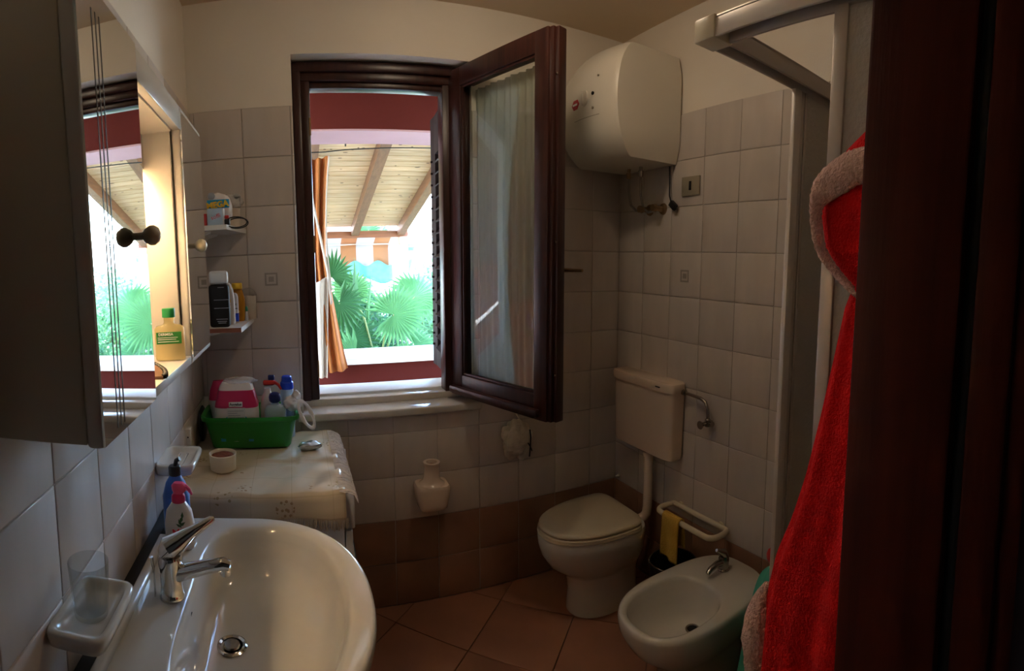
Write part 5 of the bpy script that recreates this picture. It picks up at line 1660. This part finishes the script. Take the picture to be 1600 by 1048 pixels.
# sliding leaf, pushed to the wall
d1 = bar('sliding_panel', 1.560, 1.590, YS + 0.002, YS + 0.017, 0.13, 2.024, 'alu_light')
for x0, x1, y0, y1 in ((1.5905, 1.606, YS + 0.004, YS + 0.014), (1.607, 1.620, YS + 0.002, YS + 0.012), (1.930, 1.947, YS + 0.002, YS + 0.016)):
    MB().rbox(x0, x1, y0, y1, 0.13, 2.024, 0.002).build('stile', 'alu', d1)
MB().box(1.620, 1.930, YS + 0.006, YS + 0.011, 0.14, 2.02).build('frosted_sheet', 'acrylic', d1, smooth=False)
# fixed leaf behind it
d2 = bar('fixed_panel', 1.778, 1.792, YS - 0.017, YS - 0.001, 0.13, 2.024, 'white_plastic')
for x0, x1 in ((1.7925, 1.85), (1.93, 1.947)):
    MB().rbox(x0, x1, YS - 0.015, YS - 0.003, 0.13, 2.024, 0.002).build('stile', 'alu', d2)
MB().box(1.85, 1.93, YS - 0.011, YS - 0.006, 0.14, 2.02).build('frosted_sheet', 'acrylic', d2, smooth=False)
d3 = bar('side_panel', X0 - 0.008, X0 + 0.008, YF + 0.02, YF + 0.05, 0.13, 2.024, 'alu')
MB().box(X0 - 0.003, X0 + 0.003, YF + 0.05, YF + 0.28, 0.14, 2.02).build('frosted_sheet', 'acrylic', d3, smooth=False)
MB().rbox(X0 - 0.008, X0 + 0.008, YF + 0.28, YF + 0.31, 0.13, 2.024, 0.003).build('stile', 'alu', d3)

# ------------------------------------------------------------------ bathrobe
rb = thing('bathrobe', 'red towelling bathrobe with fluffy pink trim hanging by the shower', 'bathrobe', (1.13, -1.80, 0.55))
RX = 1.135


def robe_ring(z, yl, yr, hx, amp, ph, N=72):
    yc_, hy = (yl + yr) / 2, (yl - yr) / 2
    out = []
    for k in range(N):
        q = 2 * PI * k / N
        s = 1 + amp * math.sin(7 * q + ph) + 0.6 * amp * math.sin(13 * q - 1.7 * ph) + 0.4 * amp * math.sin(3 * q + 2 * ph)
        out.append((RX + hx * math.sin(q) * s, yc_ + hy * math.cos(q) * (1 + 0.15 * (s - 1)), z))
    return out


prof = [(1.56, -1.83, -1.92, 0.028, 0.05), (1.50, -1.80, -1.935, 0.036, 0.08), (1.40, -1.782, -1.945, 0.042, 0.10), (1.30, -1.763, -1.955, 0.047, 0.11), (1.20, -1.742, -1.96, 0.052, 0.12),
        (1.12, -1.719, -1.965, 0.056, 0.13), (1.05, -1.692, -1.968, 0.060, 0.13), (0.95, -1.672, -1.97, 0.066, 0.14), (0.86, -1.668, -1.972, 0.070, 0.14), (0.75, -1.672, -1.972, 0.072, 0.14), (0.62, -1.68, -1.972, 0.074, 0.14), (0.55, -1.685, -1.97, 0.070, 0.13)]
zz = np.array([p[0] for p in prof])[::-1]
rings = []
for z in np.linspace(1.56, 0.55, 44):
    v_ = [float(np.interp(z, zz, np.array([p[k] for p in prof])[::-1])) for k in range(1, 5)]
    rings.append(robe_ring(z, v_[0], v_[1], v_[2], v_[3], 0.6 + (1.56 - z) * 0.9))
body = MB().loft(rings).build('body', 'robe_red', rb, angle=85)
# fluffy trim down the front edge
tr2 = []
for z in np.linspace(0.985, 0.56, 22):
    t = (0.985 - z) / 0.425
    yl = float(np.interp(z, zz, np.array([p[1] for p in prof])[::-1]))
    w_ = 0.036 * min(1, t * 4) ** 0.6
    tr2.append((RX - 0.012 + 0.02 * t, yl + 0.006 * math.sin(t * 9) + 0.004, z, max(0.006, w_)))
mbt = MB()
rg = []
for x, y, z, w_ in tr2:
    rg.append([(x + w_ * 0.85 * math.cos(q) * (1 + 0.08 * math.sin(9 * q + z * 160)), y + w_ * math.sin(q) * (1 + 0.10 * math.sin(7 * q + z * 210)), z) for q in (2 * PI * k / 26 for k in range(26))])
mbt.loft(rg).build('front_trim', 'robe_trim', rb, angle=85)
# the hood: a drooping cowl, its mouth turned down, with a wide trim band
hood_out = [(-1.90, 1.775), (-1.83, 1.792), (-1.795, 1.776), (-1.755, 1.742), (-1.722, 1.690), (-1.712, 1.640), (-1.724, 1.585), (-1.755, 1.545), (-1.79, 1.516), (-1.83, 1.49), (-1.90, 1.47)]
hr = []
yc0, zc0 = -1.90, 1.625
for w_, sx in ((0.02, -0.034), (0.55, -0.032), (0.82, -0.026), (0.94, -0.016), (1.0, -0.006), (0.97, 0.004), (0.88, 0.010), (0.5, 0.014), (0.05, 0.016)):
    ring = []
    for y, z in hood_out + [(-1.965, 1.50), (-1.972, 1.62), (-1.965, 1.74)]:
        ring.append((RX + 0.020 + sx, yc0 + (y - 0.020 - yc0) * w_, zc0 + (z - zc0) * w_))
    hr.append(ring)
MB().loft(hr).build('hood', 'robe_red', rb, angle=85)
band = MB()
pts_in = [(-1.93, 1.690), (-1.86, 1.692), (-1.803, 1.684), (-1.765, 1.668), (-1.728, 1.648), (-1.7225, 1.628), (-1.733, 1.585), (-1.762, 1.550), (-1.795, 1.522), (-1.835, 1.497)]
pts_ou = [(-1.93, 1.742), (-1.86, 1.745), (-1.800, 1.737), (-1.757, 1.727), (-1.712, 1.692), (-1.7065, 1.640), (-1.721, 1.580), (-1.754, 1.542), (-1.789, 1.515), (-1.832, 1.490)]


def cat(P, t):
    n_ = len(P) - 1
    i = min(n_ - 1, int(t * n_)); u = t * n_ - i
    p = [P[max(0, i - 1)], P[i], P[i + 1], P[min(n_, i + 2)]]
    return [0.5 * (2 * p[1][k] + (-p[0][k] + p[2][k]) * u + (2 * p[0][k] - 5 * p[1][k] + 4 * p[2][k] - p[3][k]) * u * u + (-p[0][k] + 3 * p[1][k] - 3 * p[2][k] + p[3][k]) * u ** 3) for k in (0, 1)]


rg = []
for k in range(61):
    t = k / 60
    a_, b_ = cat(pts_in, t), cat(pts_ou, t)
    cy_, cz_ = (a_[0] + b_[0]) / 2, (a_[1] + b_[1]) / 2
    hy_, hz_ = (b_[0] - a_[0]) / 2, (b_[1] - a_[1]) / 2
    ring = []
    for m_ in range(18):
        q = 2 * PI * m_ / 18
        jit = 1 + 0.10 * math.sin(5 * q + t * 150) + 0.06 * math.sin(3 * q - t * 220)
        ring.append((RX - 0.020 + 0.016 * t * (1 - t) * 1.2 + 0.014 * math.sin(q) * jit, cy_ - 0.026 + hy_ * math.cos(q) * jit, cz_ + hz_ * math.cos(q) * jit))
    rg.append(ring)
band.loft(rg).build('hood_trim', 'robe_trim', rb, angle=85)
b = thing('robe_hook', 'chrome robe hook on the wall beside the doorway', 'hook', (1.14, YF + 0.03, 1.76))
MB().lathe([(0.018, 0.0), (0.018, 0.006)], (1.145, YF + 0.001, 1.80), 18, 'y').build('plate', 'chrome_dull', b)
MB().tube([(1.145, YF + 0.007, 1.80), (1.145, YF + 0.018, 1.795), (1.145, YF + 0.022, 1.800), (1.145, YF + 0.024, 1.815)], 0.004, 10).build('peg', 'chrome_dull', b)

# ------------------------------------------------------------------ ceiling lamp of the room (above the picture)
mat('opal_lit', (0.9, 0.85, 0.75), 0.4, emit=(1.0, 0.80, 0.58), estr=CEIL)
b = thing('ceiling_lamp', 'round opal glass ceiling lamp in the middle of the bathroom', 'lamp', (1.05, -0.78, H - 0.09))
MB().lathe([(0.085, -0.016), (0.09, -0.012), (0.09, -0.0005)], (1.05, -0.78, H), 32).build('base', 'white_plastic', b)
MB().lathe([(0.01, -0.088), (0.045, -0.080), (0.068, -0.060), (0.078, -0.035), (0.076, -0.0165)], (1.05, -0.78, H), 32).build('shade', 'opal_lit', b)
